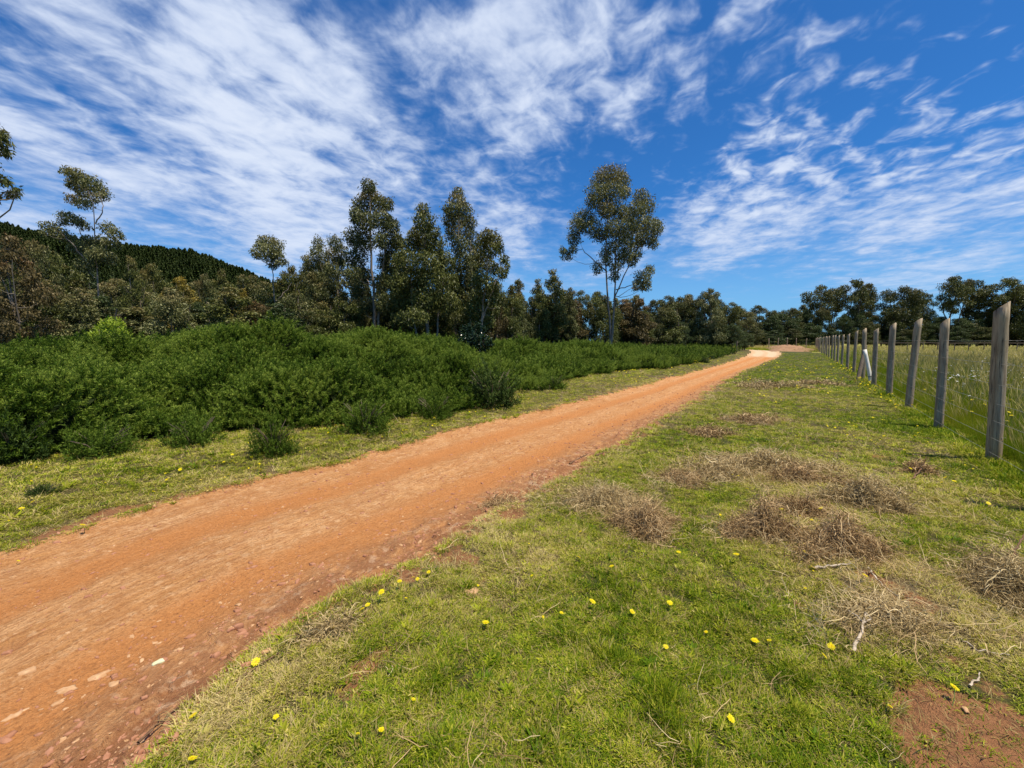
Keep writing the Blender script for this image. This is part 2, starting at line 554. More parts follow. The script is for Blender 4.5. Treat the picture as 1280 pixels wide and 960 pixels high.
def mat_grass(name, stops, trans=0.3, rough=0.55):
    b = NB(name)
    t = b.attr('tint', 'INSTANCER')
    t = b.math('ADD', t, b.math('MULTIPLY', b.math('SUBTRACT', b.rnd(), 0.5), 0.5))
    t = b.math('ADD', t, b.math('MULTIPLY', b.attr('leaf'), 0.75))  # wide per-blade tone spread, also painting in bright specular flecks
    col = b.ramp(t, stops)
    return b.bsdf(col, rough, None, 0.08, trans)


GRASS = mat_grass('turf_blades', [(0.0, (.100, .175, .007)), (0.25, (.235, .295, .011)), (0.5, (.39, .40, .026)), (0.75, (.47, .42, .08)), (1.0, (.60, .49, .17))])
STRAWM = mat_grass('dead_straw', [(0.0, (.22, .16, .05)), (0.45, (.36, .28, .10)), (1.0, (.56, .44, .20))], 0.15)
TALLM = mat_grass('pasture_blades', [(0.0, (.11, .19, .006)), (0.35, (.23, .265, .012)), (0.65, (.38, .33, .035)), (1.0, (.50, .39, .10))], 0.45)
SEEDM = mat_grass('seed_heads', [(0.0, (.34, .30, .09)), (1.0, (.52, .42, .18))], 0.3)
SHRUBM = mat_grass('gorse_green', [(0.0, (.018, .038, .005)), (0.35, (.060, .112, .009)), (0.7, (.125, .195, .018)), (1.0, (.26, .33, .05))], 0.28, 0.5)


def mat_simple(name, c1, c2, scale=20, rough=0.9, bump=0.3, dist=0.01, spec=0.2, obj_space=False, stretch=None):
    b = NB(name)
    v = b.objc() if (obj_space or stretch) else None
    if stretch: v = b.mapping(v, stretch)
    n = b.noise(scale, 5, 0.65, v)
    col = b.mix(b.mr(n, .3, .7), c1, c2)
    nm = b.bump(n, bump, dist)
    return b.bsdf(col, rough, nm, spec)


def mat_leaf(name, dark, mid, lite, tip=None, rough=0.5, trans=0.2, spec=0.28):
    b = NB(name)
    t = b.attr('tint')
    n = b.noise(0.9, 2, .5)
    t = b.math('ADD', t, b.math('MULTIPLY', b.math('SUBTRACT', n, .5), .6))
    t = b.math('ADD', t, b.math('MULTIPLY', b.math('SUBTRACT', b.rnd(), .5), .3))
    col = b.ramp(t, [(0.0, dark), (0.5, mid), (1.0, lite)])
    if tip is not None:
        col = b.mix(b.mr(b.attr('tipf'), .55, 1.0, 0, .75), col, tip)
    return b.bsdf(col, rough, None, spec, trans)


LEAF = {
    'olive': mat_leaf('eucalypt_leaves_olive', (.030, .042, .008), (.105, .118, .022), (.24, .245, .065), (.21, .15, .045)),
    'grey': mat_leaf('eucalypt_leaves_grey', (.038, .050, .012), (.130, .138, .038), (.33, .32, .14), (.23, .16, .055)),
    'brown': mat_leaf('eucalypt_leaves_rusty', (.040, .034, .010), (.115, .088, .028), (.25, .19, .08), (.22, .11, .04)),
    'gold': mat_leaf('wattle_leaves_golden', (.045, .050, .010), (.16, .135, .025), (.31, .24, .035), (.38, .26, .03)),
    'green': mat_leaf('broadleaf_green', (.018, .034, .009), (.055, .080, .020), (.12, .15, .045), None),
    'dark': mat_leaf('far_tree_leaves_dark', (.022, .032, .006), (.076, .084, .018), (.19, .19, .055), (.17, .13, .04)),
    'lime': mat_leaf('young_shrub_lime', (.16, .24, .015), (.34, .44, .03), (.55, .62, .07), None, 0.5, 0.3),
    'glossy': mat_leaf('shiny_dark_leaves', (.008, .018, .006), (.018, .036, .012), (.05, .075, .03), None, 0.22, 0.05),
}
PINEM = mat_leaf('pine_needles', (.018, .034, .006), (.050, .076, .014), (.095, .12, .028), None, 0.6, 0.05, 0.2)
BARK = mat_simple('pale_bark', (.13, .10, .075), (.32, .27, .21), 3, 0.85, 0.4, 0.02, 0.2, stretch=(1, 1, .25))
DBARK = mat_simple('dark_bark', (.055, .045, .036), (.13, .105, .085), 4, 0.9, 0.4, 0.02, 0.2, stretch=(1, 1, .25))


# ------------------------------------------------------------------ ground
def build_ground():
    phis = np.radians(np.concatenate([[89.9, 80, 72, 66, 60], np.arange(56, 6, -0.19), np.arange(6, 0.6, -0.12), [0.5, 0.4, 0.3, 0.22, 0.15, 0.1, 0.06, 0.034]]))
    rr = HCAM / np.tan(phis); rr[0] = 0.003
    th = np.radians(np.concatenate([np.arange(-61, 61, 0.19), np.arange(61, 299, 6.0)]))
    R, T = np.meshgrid(rr, th, indexing='ij')
    x = (R * np.sin(T)).ravel(); y = (R * np.cos(T)).ravel()
    f = fields(x, y)
    z = height(x, y, f)
    V = np.stack([x, y, z], 1)
    nr, nth = R.shape
    i = np.arange(nr - 1)[:, None]; j = np.arange(nth)[None, :]; j2 = (j + 1) % nth
    F = np.stack([i * nth + j, (i + 1) * nth + j, (i + 1) * nth + j2, i * nth + j2], -1).reshape(-1, 4)
    F = F[:, ::-1]
    sandy = blobs(x, y, [(885, 434.5, 14, 1.0), (860, 433.5, 12, .9), (905, 433.5, 10, .9), (835, 432, 10, .5)])
    sandroad = sstep(40, 52, f['r'] + 5 * fbm(x, y, .5, 3, 4)) * (.45 + .55 * np.maximum(np.exp(-((f['lat'] - .3) / .12) ** 2), np.exp(-((f['lat'] - .72) / .12) ** 2)))
    fin = f['inner'][F].mean(1) > 0
    pas = (f['df'][F].mean(1) > 0.15) & ~fin
    grp = np.where(fin, 1, np.where(pas, 2, 0))
    gm, rm = mat_ground(), mat_road()
    b = NB('pasture_soil')
    n1 = b.noise(.35, 5, .6); n2 = b.noise(5, 4, .7)
    col = b.mix(b.mr(n1, .35, .65), (.20, .20, .03), (.34, .29, .08))
    col = b.mix(b.mr(n2, .4, .7, 0, .5), col, (.11, .14, .03))
    pm = b.bsdf(col, .95, b.bump(n2, .6, .05), .1)
    for gi, nm, m in ((0, 'ground', gm), (1, 'dirt_road', rm), (2, 'pasture', pm)):
        Fs = F[grp == gi]
        used = np.unique(Fs)
        mp = np.zeros(len(V), np.int64); mp[used] = np.arange(len(used))
        me = mk_mesh(nm, V[used], mp[Fs], (m,), dict(dry=f['dry'][used], bare=f['bare'][used], along=f['along'][used], lat=f['lat'][used],
                     sand=(sandroad if gi == 1 else sandy)[used]), smooth=True)
        o = obj(nm, me)
        tag(o, {'ground': 'short turf and bare soil on both sides of the red dirt road',
                'dirt_road': 'rutted orange dirt road running from lower left to the far trees',
                'pasture': 'flat pasture beyond the post and wire fence'}[nm], None, None, 'structure')


build_ground()


# ------------------------------------------------------------------ instancing by geometry nodes (stuff only)
def gn_stuff(name, pts, rot, scl, idx, tint, variants, label, mat=None):
    coll = bpy.data.collections.new(name + '_pieces')
    for k, me in enumerate(variants):
        o = bpy.data.objects.new('%s_piece_%02d' % (name, k), me)
        coll.objects.link(o)
    me = bpy.data.meshes.new(name)
    me.vertices.add(len(pts)); me.vertices.foreach_set('co', np.asarray(pts, np.float32).ravel())
    a = me.attributes.new('rot', 'FLOAT_VECTOR', 'POINT'); a.data.foreach_set('vector', np.asarray(rot, np.float32).ravel())
    a = me.attributes.new('scl', 'FLOAT_VECTOR', 'POINT'); a.data.foreach_set('vector', np.asarray(scl, np.float32).ravel())
    a = me.attributes.new('idx', 'INT', 'POINT'); a.data.foreach_set('value', np.asarray(idx, np.int32))
    a = me.attributes.new('tint', 'FLOAT', 'POINT'); a.data.foreach_set('value', np.asarray(tint, np.float32))
    o = obj(name, me)
    ng = bpy.data.node_groups.new(name + '_scatter', 'GeometryNodeTree')
    ng.interface.new_socket('Geometry', in_out='INPUT', socket_type='NodeSocketGeometry')
    ng.interface.new_socket('Geometry', in_out='OUTPUT', socket_type='NodeSocketGeometry')
    N, L = ng.nodes, ng.links
    gi, go = N.new('NodeGroupInput'), N.new('NodeGroupOutput')
    ci = N.new('GeometryNodeCollectionInfo'); ci.inputs['Collection'].default_value = coll
    ci.inputs['Separate Children'].default_value = True
    ip = N.new('GeometryNodeInstanceOnPoints'); ip.inputs['Pick Instance'].default_value = True

    def na(nm, t):
        n = N.new('GeometryNodeInputNamedAttribute'); n.data_type = t; n.inputs['Name'].default_value = nm
        return n.outputs['Attribute']
    L.new(gi.outputs[0], ip.inputs['Points']); L.new(ci.outputs[0], ip.inputs['Instance'])
    L.new(na('idx', 'INT'), ip.inputs['Instance Index'])
    er = N.new('FunctionNodeEulerToRotation'); L.new(na('rot', 'FLOAT_VECTOR'), er.inputs[0]); L.new(er.outputs[0], ip.inputs['Rotation'])
    L.new(na('scl', 'FLOAT_VECTOR'), ip.inputs['Scale'])
    L.new(ip.outputs[0], go.inputs[0])
    md = o.modifiers.new('scatter', 'NODES'); md.node_group = ng
    tag(o, label, None, None, 'stuff')
    return o


def scatter(n, r0, r1, p, a0=-60, a1=60, seed=1):
    """density falling as r^-p"""
    g = np.random.default_rng(seed)
    u = g.random(n)
    e = 2 - p
    r = (r0 ** e + u * (r1 ** e - r0 ** e)) ** (1 / e) if abs(e) > 1e-6 else r0 * (r1 / r0) ** u
    t = np.radians(g.uniform(a0, a1, n))
    return r * np.sin(t), r * np.cos(t), g


def blade_mesh(name, n, spread, L0, L1, w, lean, mat, seed, k=3, leafv=1.0, droop=0.6):
    g = np.random.default_rng(seed)
    ang = g.random(n) * 2 * math.pi
    rad = spread * np.sqrt(g.random(n))
    base = np.stack([rad * np.cos(ang), rad * np.sin(ang), np.full(n, -0.006)], 1)
    da = ang + g.normal(0, 0.9, n)
    out = np.stack([np.cos(da), np.sin(da), np.zeros(n)], 1)
    Ln = g.uniform(L0, L1, n)
    le = np.clip(g.normal(lean, 0.35, n), 0.02, 1.45)
    paths = [base]
    for i in range(1, k):
        s = 1.0 / (k - 1)
        a = le * (0.45 + droop * (i / (k - 1)))
        paths.append(paths[-1] + (out * np.sin(a)[:, None] + np.array((0, 0, 1)) * np.cos(a)[:, None]) * (Ln * s)[:, None])
    paths = np.stack(paths, 1)
    paths[:, :, 2] = np.maximum(paths[:, :, 2], 0.003 + 0.006 * g.random(n)[:, None]) * (np.arange(k) > 0)[None] + paths[:, :, 2] * (np.arange(k) == 0)[None]
    side = nrmz(np.cross(out, (0, 0, 1.0)) + g.normal(0, 0.35, (n, 3)))
    ww = np.array([1.0, 0.85, 0.12]) if k == 3 else np.linspace(1, 0.1, k)
    V, F = ribbons(paths, side, w * g.uniform(.7, 1.3, n)[:, None] * ww[None])
    lf = np.repeat((g.random(n) - 0.5) * leafv, k * 2)
    return mk_mesh(name, V, F, (mat,), dict(leaf=lf))


def build_turf():
    var = [blade_mesh('turf_tuft_%d' % i, 30, 0.040, 0.012, 0.036, 0.0030, l, GRASS, 100 + i) for i, l in enumerate((0.75, 1.0, 1.2))]
    var += [blade_mesh('turf_tuft_straw_%d' % i, 12, 0.05, 0.025, 0.062, 0.0022, 1.38, STRAWM, 120 + i) for i in range(2)]
    var += [blade_mesh('turf_tuft_tall', 22, 0.04, 0.03, 0.065, 0.0030, 0.7, GRASS, 130)]
    var += [blade_mesh('turf_rosette_%d' % i, 16, 0.022, 0.012, 0.026, 0.0068, 1.05, GRASS, 140 + i, 3, 1.3, .35) for i in range(2)]
    var += [blade_mesh('turf_broad_weed', 11, 0.008, 0.035, 0.055, 0.013, 1.15, GRASS, 150, 3, .5, .3)]
    xs, ys, ss = [], [], []
    for (n, r0, r1, p, s) in ((125000, 0.9, 5.5, 1.15, .95), (95000, 5.0, 16, 1.35, 1.6), (52000, 15, 60, 1.7, 3.4)):
        x, y, g = scatter(n, r0, r1, p, -59, 59, int(r1 * 10))
        xs.append(x); ys.append(y); ss.append(s * g.uniform(.75, 1.3, n))
    x, y, s = map(np.concatenate, (xs, ys, ss))
    f = fields(x, y)
    g = np.random.default_rng(5)
    cover = 1 - .93 * sstep(0.28, 0.75, f['bare'] + 0.42 * fbm(x, y, 5, 4, 88))
    cover = cover * (0.16 + 0.84 * sstep(-.55, .05, fbm(x, y, 13, 2, 89)))
    keep = (f['inner'] < 0.03 + 0.06 * g.random(len(x))) & (f['df'] < 0.25) & ~((f['dt'] < -0.5)) & (g.random(len(x)) < cover)
    sandy = blobs(x, y, [(885, 434.5, 14, 1.0), (860, 433.5, 12, .9), (905, 433.5, 10, .9)])
    keep &= sandy < 0.35
    x, y, s = x[keep], y[keep], s[keep]
    dry = f['dry'][keep]; inner = f['inner'][keep]; bare0 = f['bare'][keep]; df0 = f['df'][keep]
    n = len(x)
    z = height(x, y)
    u = g.random(n)
    idx = np.where(u < .3, 0, np.where(u < .6, 1, 2))
    idx = np.where(g.random(n) < 0.13 + 0.6 * np.clip(bare0 - .3, 0, 1) + 0.36 * np.clip(dry, 0, 1) ** 1.3, 3 + g.integers(0, 2, n), idx)
    idx = np.where((dry < .12) & (g.random(n) < .5), 5, idx)
    idx = np.where((idx < 3) & (g.random(n) < .38), 6 + g.integers(0, 2, n), idx)
    idx = np.where((idx < 3) & (g.random(n) < .018), 8, idx)
    idx = np.where((df0 > -.22) & (g.random(n) < .6), 5, idx)
    s = s * np.where(df0 > -.2, 1.7, 1.0)
    s = s * np.where((inner > -0.12) & (g.random(n) < .4), 1.25, 1.0)
    rot = np.stack([g.normal(0, .12, n), g.normal(0, .12, n), g.random(n) * 6.283], 1)
    sc3 = np.stack([s, s, s * .85 * g.uniform(.6, 1.2, n) * (1 + .5 * fbm(x, y, 8, 2, 95)) / np.maximum(1, s) ** .35], 1)
    tint = np.clip(dry * 0.70 + 0.03 + 0.16 * fbm(x, y, 5, 2, 90) + g.normal(0, .10, n), 0, 1)
    gn_stuff('short_grass', np.stack([x, y, z], 1), rot, sc3, idx, tint, var, 'short green turf with dry straw on both sides of the dirt road')


build_turf()


def build_pasture():
    var = [blade_mesh('pasture_tuft_%d' % i, 44, 0.11, 0.22, 0.58, 0.0042, 0.34, TALLM, 200 + i, 4, 1.0, .9) for i in range(3)]

    def seeded(seed):
        g = np.random.default_rng(seed)
        n = 9
        ang = g.random(n) * 6.28
        b = np.stack([.08 * np.cos(ang), .08 * np.sin(ang), np.zeros(n)], 1)
        out = np.stack([np.cos(ang), np.sin(ang), np.zeros(n)], 1)
        H = g.uniform(.5, .8, n); ln = g.uniform(.05, .25, n)
        ts = np.array((0, .5, .8, .9, 1.0))
        p = b[:, None] + out[:, None] * (ln[:, None] * ts ** 2)[..., None] + np.array((0, 0, 1.)) * (H[:, None] * ts)[..., None]
        side = nrmz(np.cross(out, (0, 0, 1.)) + g.normal(0, .4, (n, 3)))
        V, F = ribbons(p, side, np.tile(np.array((.003, .003, .012, .014, .003)), (n, 1)))
        return mk_mesh('seed_stalks', V, F, (SEEDM,), dict(leaf=np.repeat(g.random(n) - .5, 10)))
    var += [seeded(1), seeded(2)]
    xs, ys, ss = [], [], []
    for (n, r0, r1, p, s, a0) in ((42000, 4.5, 16, 1.3, .9, 25), (50000, 15, 45, 1.5, 1.15, 25), (34000, 40, 125, 1.7, 1.9, 28)):
        x, y, g = scatter(n, r0, r1, p, a0, 62, int(r1 * 3))
        xs.append(x); ys.append(y); ss.append(s * g.uniform(.7, 1.25, n))
    x, y, s = map(np.concatenate, (xs, ys, ss))
    f = fields(x, y)
    g = np.random.default_rng(6)
    keep = (f['df'] > 0.12 + .2 * g.random(len(x))) & (fbm(x, y, 1.5, 3, 77) > -0.75)
    x, y, s = x[keep], y[keep], s[keep]; df = f['df'][keep]; r = f['r'][keep]
    n = len(x); z = height(x, y)
    s = s * (0.55 + 0.45 * sstep(0, 1.2, df)) * (0.9 + 0.25 * fbm(x, y, .5, 3, 78))
    hz = s * (1 - 0.55 * sstep(12, 60, r))
    tint = np.clip(.08 + .36 * sstep(1.2, 10, df) + .25 * fbm(x, y, .4, 3, 79), 0, 1)
    idx = np.where(g.random(n) < .05 + .14 * sstep(1, 6, df), 3 + g.integers(0, 2, n), g.integers(0, 3, n))
    rot = np.stack([g.normal(0, .15, n), g.normal(0, .15, n), g.random(n) * 6.283], 1)
    gn_stuff('tall_grass', np.stack([x, y, z], 1), rot, np.stack([s, s, hz], 1), idx, tint, var, 'tall uncut pasture grass with pale seed heads beyond the fence')


build_pasture()


# ------------------------------------------------------------------ the green thicket on the left
def sprig_geo(seed, Ln=0.34, nl=46, w=0.010, ll=0.075):
    g = np.random.default_rng(seed)
    k = 4
    t = np.linspace(0, 1, k)
    bend = g.uniform(.05, .35)
    p = np.stack([bend * t ** 2 * Ln, np.zeros(k), t * Ln], 1)[None]
    V1, F1 = ribbons(p, np.array([[0, 1., 0]]), np.array([[.010, .008, .006, .003]]))
    u = np.sort(g.random(nl)) ** .8
    base = np.stack([bend * u ** 2 * Ln, np.zeros(nl), u * Ln], 1)
    a = np.arange(nl) * 2.4 + g.normal(0, .4, nl)
    up = g.uniform(.5, 1.7, nl)
    d = nrmz(np.stack([np.cos(a), np.sin(a), up], 1))
    L2 = ll * (1.15 - .6 * u) * g.uniform(.7, 1.3, nl)
    paths = np.stack([base, base + d * (L2 * .55)[:, None], base + d * L2[:, None] + np.array((0, 0, -.1)) * L2[:, None]], 1)
    side = nrmz(np.cross(d, g.normal(0, 1, (nl, 3))))
    V2, F2 = ribbons(paths, side, np.tile(np.array((w * .6, w, w * .15)), (nl, 1)))
    V, F = join([(V1, F1), (V2, F2)])
    leaf = np.concatenate([np.full(len(V1), -.6), np.repeat((g.random(nl) - .5) + (u - .5) * 1.1, 6)])
    return V, F, leaf


def domes(x, y, cell, seed):
    """rounded bush tops on a jittered grid, 0..1"""
    ix, iy = np.floor(x / cell), np.floor(y / cell)
    best = np.zeros(x.shape)
    for a in (-1, 0, 1):
        for b in (-1, 0, 1):
            jx, jy = (ix + a).astype(np.int64), (iy + b).astype(np.int64)
            cx = (jx + .1 + .8 * _hash(jx, jy, seed)) * cell; cy = (jy + .1 + .8 * _hash(jx, jy, seed + 1)) * cell
            r = cell * (.55 + .45 * _hash(jx, jy, seed + 2)); k = .55 + .45 * _hash(jx, jy, seed + 3)
            q = ((x - cx) ** 2 + (y - cy) ** 2) / (r * r)
            best = np.maximum(best, k * np.sqrt(np.clip(1 - q, 0, 1)))
    return best


def thick_h(x, y, dt=None):
    if dt is None: dt, _ = seg_info(x, y, THICK)
    d = -dt + 0.50 * fbm(x, y, .8, 3, 301) + .85 * (domes(x, y, 1.15, 90) - .45)
    r = np.hypot(x, y)
    prof = sstep(-0.1, 0.9, d) * 0.55 + sstep(.8, 5.0, d) * 0.62
    lump = 0.22 * fbm(x, y, .5, 2, 302) + 1.0 * domes(x, y, 1.5, 70) + .26 * domes(x + .3, y, .62, 80) - .50
    pk = P(370, 415, 14.0)
    bump = .25 * np.exp(-((x - pk[0]) ** 2 + (y - pk[1]) ** 2) / 9.0)
    h = (prof * .77 + lump * sstep(.0, 1.0, d) + bump * sstep(1, 4, d))
    h = h * (1 - .42 * sstep(20, 34, y))
    h = h * (1 - .36 * sstep(-9.5, -14.5, x))
    lg = P(138, 426, 12.0)
    h = h * (1 - .40 * np.exp(-((x - lg[0]) ** 2 + (y - lg[1]) ** 2) / 4.5))
    return np.where(d > 0, np.maximum(h, 0.02), 0.0), d


def build_thicket():
    # near-black mound below the shoots, coloured as the shade inside the thicket
    step = .28
    X, Y = np.meshgrid(np.arange(-46, 34, step), np.arange(2, 75, step), indexing='ij')
    x, y = X.ravel(), Y.ravel()
    h, d = thick_h(x, y)
    az = np.degrees(np.arctan2(x, y))
    back = 27 + 34 * sstep(-14, 12, x)
    ok = (d > 0.25) & (y < back) & (az > -64) & (az < 40)
    z = height(x, y) + np.maximum(h - .30, 0.02) * .95
    V = np.stack([x, y, z], 1)
    nx, ny = X.shape
    i = np.arange(nx - 1)[:, None]; j = np.arange(ny - 1)[None, :]
    F = np.stack([i * ny + j, (i + 1) * ny + j, (i + 1) * ny + j + 1, i * ny + j + 1], -1).reshape(-1, 4)
    F = F[ok[F].all(1)]
    used = np.unique(F); mp = np.zeros(len(V), int); mp[used] = np.arange(len(used))
    mm = mat_simple('thicket_painted_shade', (.010, .016, .005), (.024, .034, .009), 6, .95, .8, .1, .1)
    o = obj('thicket_shade_mound', mk_mesh('thicket_shade_mound', V[used], mp[F], (mm,), smooth=True))
    tag(o, 'dark mound painted as the shade inside the green thicket left of the dirt road', None, None, 'stuff')
    var = []
    for s in range(5):
        V, F, lf = sprig_geo(400 + s, .28 + .05 * (s % 3), 60 + 5 * s, .0072, .066)
        var.append(mk_mesh('thicket_shoot_%d' % s, V, F, (SHRUBM,), dict(leaf=lf)))
    xs, ys, ss = [], [], []
    for (n, r0, r1, p, s) in ((80000, 4.6, 14, .9, .95), (80000, 13, 30, 1.2, 1.35), (26000, 28, 70, 1.5, 2.0)):
        xx, yy, g = scatter(n, r0, r1, p, -62, 40, int(r1 * 7))
        xs.append(xx); ys.append(yy); ss.append(s * g.uniform(.65, 1.3, n))
    x, y, s = map(np.concatenate, (xs, ys, ss))
    h, d = thick_h(x, y)
    g = np.random.default_rng(8)
    back = 27 + 34 * sstep(-14, 12, x)
    gap = np.maximum(domes(x, y, 1.5, 70), .62 * domes(x + .3, y, .62, 80))
    keep = (d > 0.02) & (y < back) & ((gap > .47) | (g.random(len(x)) < .09))
    x, y, s, h, d = x[keep], y[keep], s[keep], h[keep], d[keep]
    n = len(x)
    e = .12
    hx = (thick_h(x + e, y)[0] - thick_h(x - e, y)[0]) / (2 * e)
    hy = (thick_h(x, y + e)[0] - thick_h(x, y - e)[0]) / (2 * e)
    # along the steep front the shoots start at every height, not only on top
    dn = sstep(1.6, .2, d)
    zz = height(x, y) + np.maximum(h - .22 * s, 0.0) * (1 - dn * g.random(n) * .85)
    nx, ny = -hx * .75 + g.normal(0, .5, n), -hy * .75 + g.normal(0, .5, n)
    nx, ny = np.clip(nx, -1.5, 1.5), np.clip(ny, -1.5, 1.5)
    # tilt the z axis of the shoot towards (nx, ny, 1)
    tilt = np.arctan(np.hypot(nx, ny)); azi = np.arctan2(ny, nx)
    spin = g.random(n) * 6.283
    # euler XYZ that sends z to that direction: spin about z first cannot be written simply, so tilt by x/y only
    rx = -np.arcsin(np.clip(np.sin(tilt) * np.sin(azi), -1, 1))
    ry = np.arctan2(np.sin(tilt) * np.cos(azi), np.cos(tilt))
    rot = np.stack([rx, ry, spin * .12], 1)
    idx = g.integers(0, 5, n)
    flip = np.where(g.random(n) < .5, 1, -1)
    sc3 = np.stack([s * flip, s, s * g.uniform(.8, 1.2, n)], 1)
    tint = np.clip(.40 + .25 * fbm(x, y, .5, 3, 310) + .22 * fbm(x, y, 2.2, 2, 311) + g.normal(0, .13, n) + .5 * (_hash(np.floor(x / 1.1 + fbm(x, y, .9, 2, 7)).astype(np.int64), np.floor(y / 1.1 + fbm(x, y, .9, 2, 8)).astype(np.int64), 5) - .5), 0, 1)
    gn_stuff('green_thicket', np.stack([x, y, zz], 1), rot, sc3, idx, tint, var, 'dense feathery dark green thicket left of the dirt road')


build_thicket()


def leaf_attr_mat(name, stops, trans=.28):
    b = NB(name)
    t = b.math('ADD', b.attr('leaf'), b.math('MULTIPLY', b.math('SUBTRACT', b.noise(2.5, 3, .5), .5), .6))
    return b.bsdf(b.ramp(t, stops), .6, None, .1, trans)


BUSHM = leaf_attr_mat('bush_green', [(0.0, (.03, .055, .007)), (0.4, (.09, .15, .015)), (0.75, (.15, .22, .026)), (1.0, (.24, .30, .045))])
BUSHD = leaf_attr_mat('bush_dark', [(0.0, (.016, .030, .007)), (0.4, (.04, .072, .013)), (0.75, (.08, .12, .024)), (1.0, (.13, .17, .04))], .12)


def bush_geo(seed, n=240, rx=.5, rz=.5, sprig=.24):
    g = np.random.default_rng(seed)
    parts, lf = [], []
    for i in range(n):
        V, F, l = sprig_geo(seed * 7 + i % 6, sprig * g.uniform(.7, 1.3), 26, .009, .06)
        ph = g.random() * 6.283
        el = math.acos(1 - g.random() * 1.02)
        el = min(el, 1.5)
        d = np.array((math.sin(el) * math.cos(ph), math.sin(el) * math.sin(ph), math.cos(el)))
        lumpy = .78 + .3 * math.sin(3 * ph + seed) * math.sin(2 * el + seed) + .12 * g.normal()
        c = d * np.array((rx, rx, rz)) * lumpy * g.uniform(.65, 1.0)
        dd = nrmz(d + np.array((0, 0, .7)) + g.normal(0, .3, 3))
        a = nrmz(np.cross(dd, g.normal(0, 1, 3))); b = np.cross(dd, a)
        Rm = np.stack([a, b, dd], 0)
        V = V @ Rm + c - dd * sprig * .6
        V[:, 2] = np.maximum(V[:, 2], 0.0)
        parts.append((V, F)); lf.append(l * .5 + .42 + .15 * (d[2] - .5))
    V, F = join(parts)
    # woody stems so nothing floats
    st = []
    for i in range(14):
        ph = g.random() * 6.283
        tip = np.array((math.cos(ph) * rx * .7, math.sin(ph) * rx * .7, rz * g.uniform(.4, .9)))
        st.append(tube(np.array([(0, 0, -.05), tip * .5 + (0, 0, .05), tip]), [.012, .008, .004], 4))
    Vs, Fs = join(st)
    return V, F, np.concatenate(lf), Vs, Fs


TWIGM = mat_simple('bush_stems', (.10, .075, .05), (.2, .16, .11), 30, .9, .3)


def build_bushes():
    bv = []
    for s in range(3):
        V, F, lf, Vs, Fs = bush_geo(31 + s, 230)
        bv.append((V, F, lf, Vs, Fs))
    meshes = {}

    def bush(px, py, rw, rh, var, mat, label, nm='gorse_bush', dx=0.0):
        key = (var, mat.name)
        if key not in meshes:
            V, F, lf, Vs, Fs = bv[var]
            meshes[key] = (mk_mesh('bush_foliage', V, F, (mat,), dict(leaf=lf)), mk_mesh('bush_stems', Vs, Fs, (TWIGM,)))
        g = G(px, py)
        o = empty(nm, (g[0] + dx, g[1], zat(*g) - .01), random.random() * 6)
        o.scale = (rw / .5, rw / .5, rh / .5)
        obj('foliage', meshes[key][0], o); obj('stems', meshes[key][1], o)
        tag(o, label, 'bush', 'separate bushes along the thicket edge')
    random.seed(3)
    bush(342, 576, .30, .50, 0, BUSHM, 'small green bush standing alone on the dry verge, nearest to the road')
    bush(130, 580, .40, .42, 1, BUSHM, 'low feathery bush at the thicket edge, left of the lone bush')
    bush(243, 568, .36, .42, 2, BUSHM, 'low round bush at the thicket edge, between the two feathery ones on the left')
    bush(55, 630, .15, .11, 0, BUSHD, 'tiny low bush in the dry grass at the left border of the photo')
    bush(614, 512, .72, .95, 1, BUSHD, 'dark rounded bush at the bend of the thicket beside the road')
    bush(457, 546, .48, .55, 2, BUSHM, 'small green bush in the middle of the thicket front')
    bush(543, 527, .42, .48, 0, BUSHM, 'small dark green bush just left of the dark rounded bush')
    bush(20, 588, .40, .55, 2, BUSHD, 'dark bush at the thicket edge by the left border')
    bush(690, 490, .5, .5, 1, BUSHM, 'small green bush just right of the dark rounded bush')
    bush(878, 455, .50, .45, 0, BUSHD, 'low dark bush near the far end of the thicket')


build_bushes()


# ------------------------------------------------------------------ trees
def leaves(cent, rad, n, L, W, g, hang=0.75, shell=.55):
    """n leaves through ellipsoid(s): cent (3), rad (3)"""
    d = nrmz(g.normal(0, 1, (n, 3)))
    rr = (shell + (1 - shell) * g.random(n)) ** .6 * (1 + .16 * g.normal(0, 1, n))
    rr = rr * (.80 + .20 * np.sin(4.1 * d[:, 0] + cent[0] * 3) * np.cos(3.7 * d[:, 2] + cent[2] * 2))
    inner = g.random(n) < .35
    rr = np.where(inner, g.random(n) ** .5 * .8, rr)
    p = cent + d * rad * rr[:, None]
    ax = nrmz(np.stack([g.normal(0, .55, n), g.normal(0, .55, n), -np.full(n, hang) + g.normal(0, .45, n)], 1))
    sd = nrmz(np.cross(ax, g.normal(0, 1, (n, 3))))
    Ln = L * g.uniform(.6, 1.35, n); Wn = W * g.uniform(.7, 1.3, n)
    a = p; b = p + ax * (Ln * .45)[:, None]; c = p + ax * Ln[:, None]
    V = np.stack([a, b + sd * (Wn * .5)[:, None], c, b - sd * (Wn * .5)[:, None]], 1).reshape(-1, 3)
    F = np.arange(n * 4).reshape(-1, 4)
    tint = np.repeat(np.clip(g.normal(.42, .24, n) + .1 * d[:, 2], 0, 1), 4)
    tip = np.repeat(np.clip(d[:, 2] * rr, 0, 1), 4)
    return V, F, tint, tip


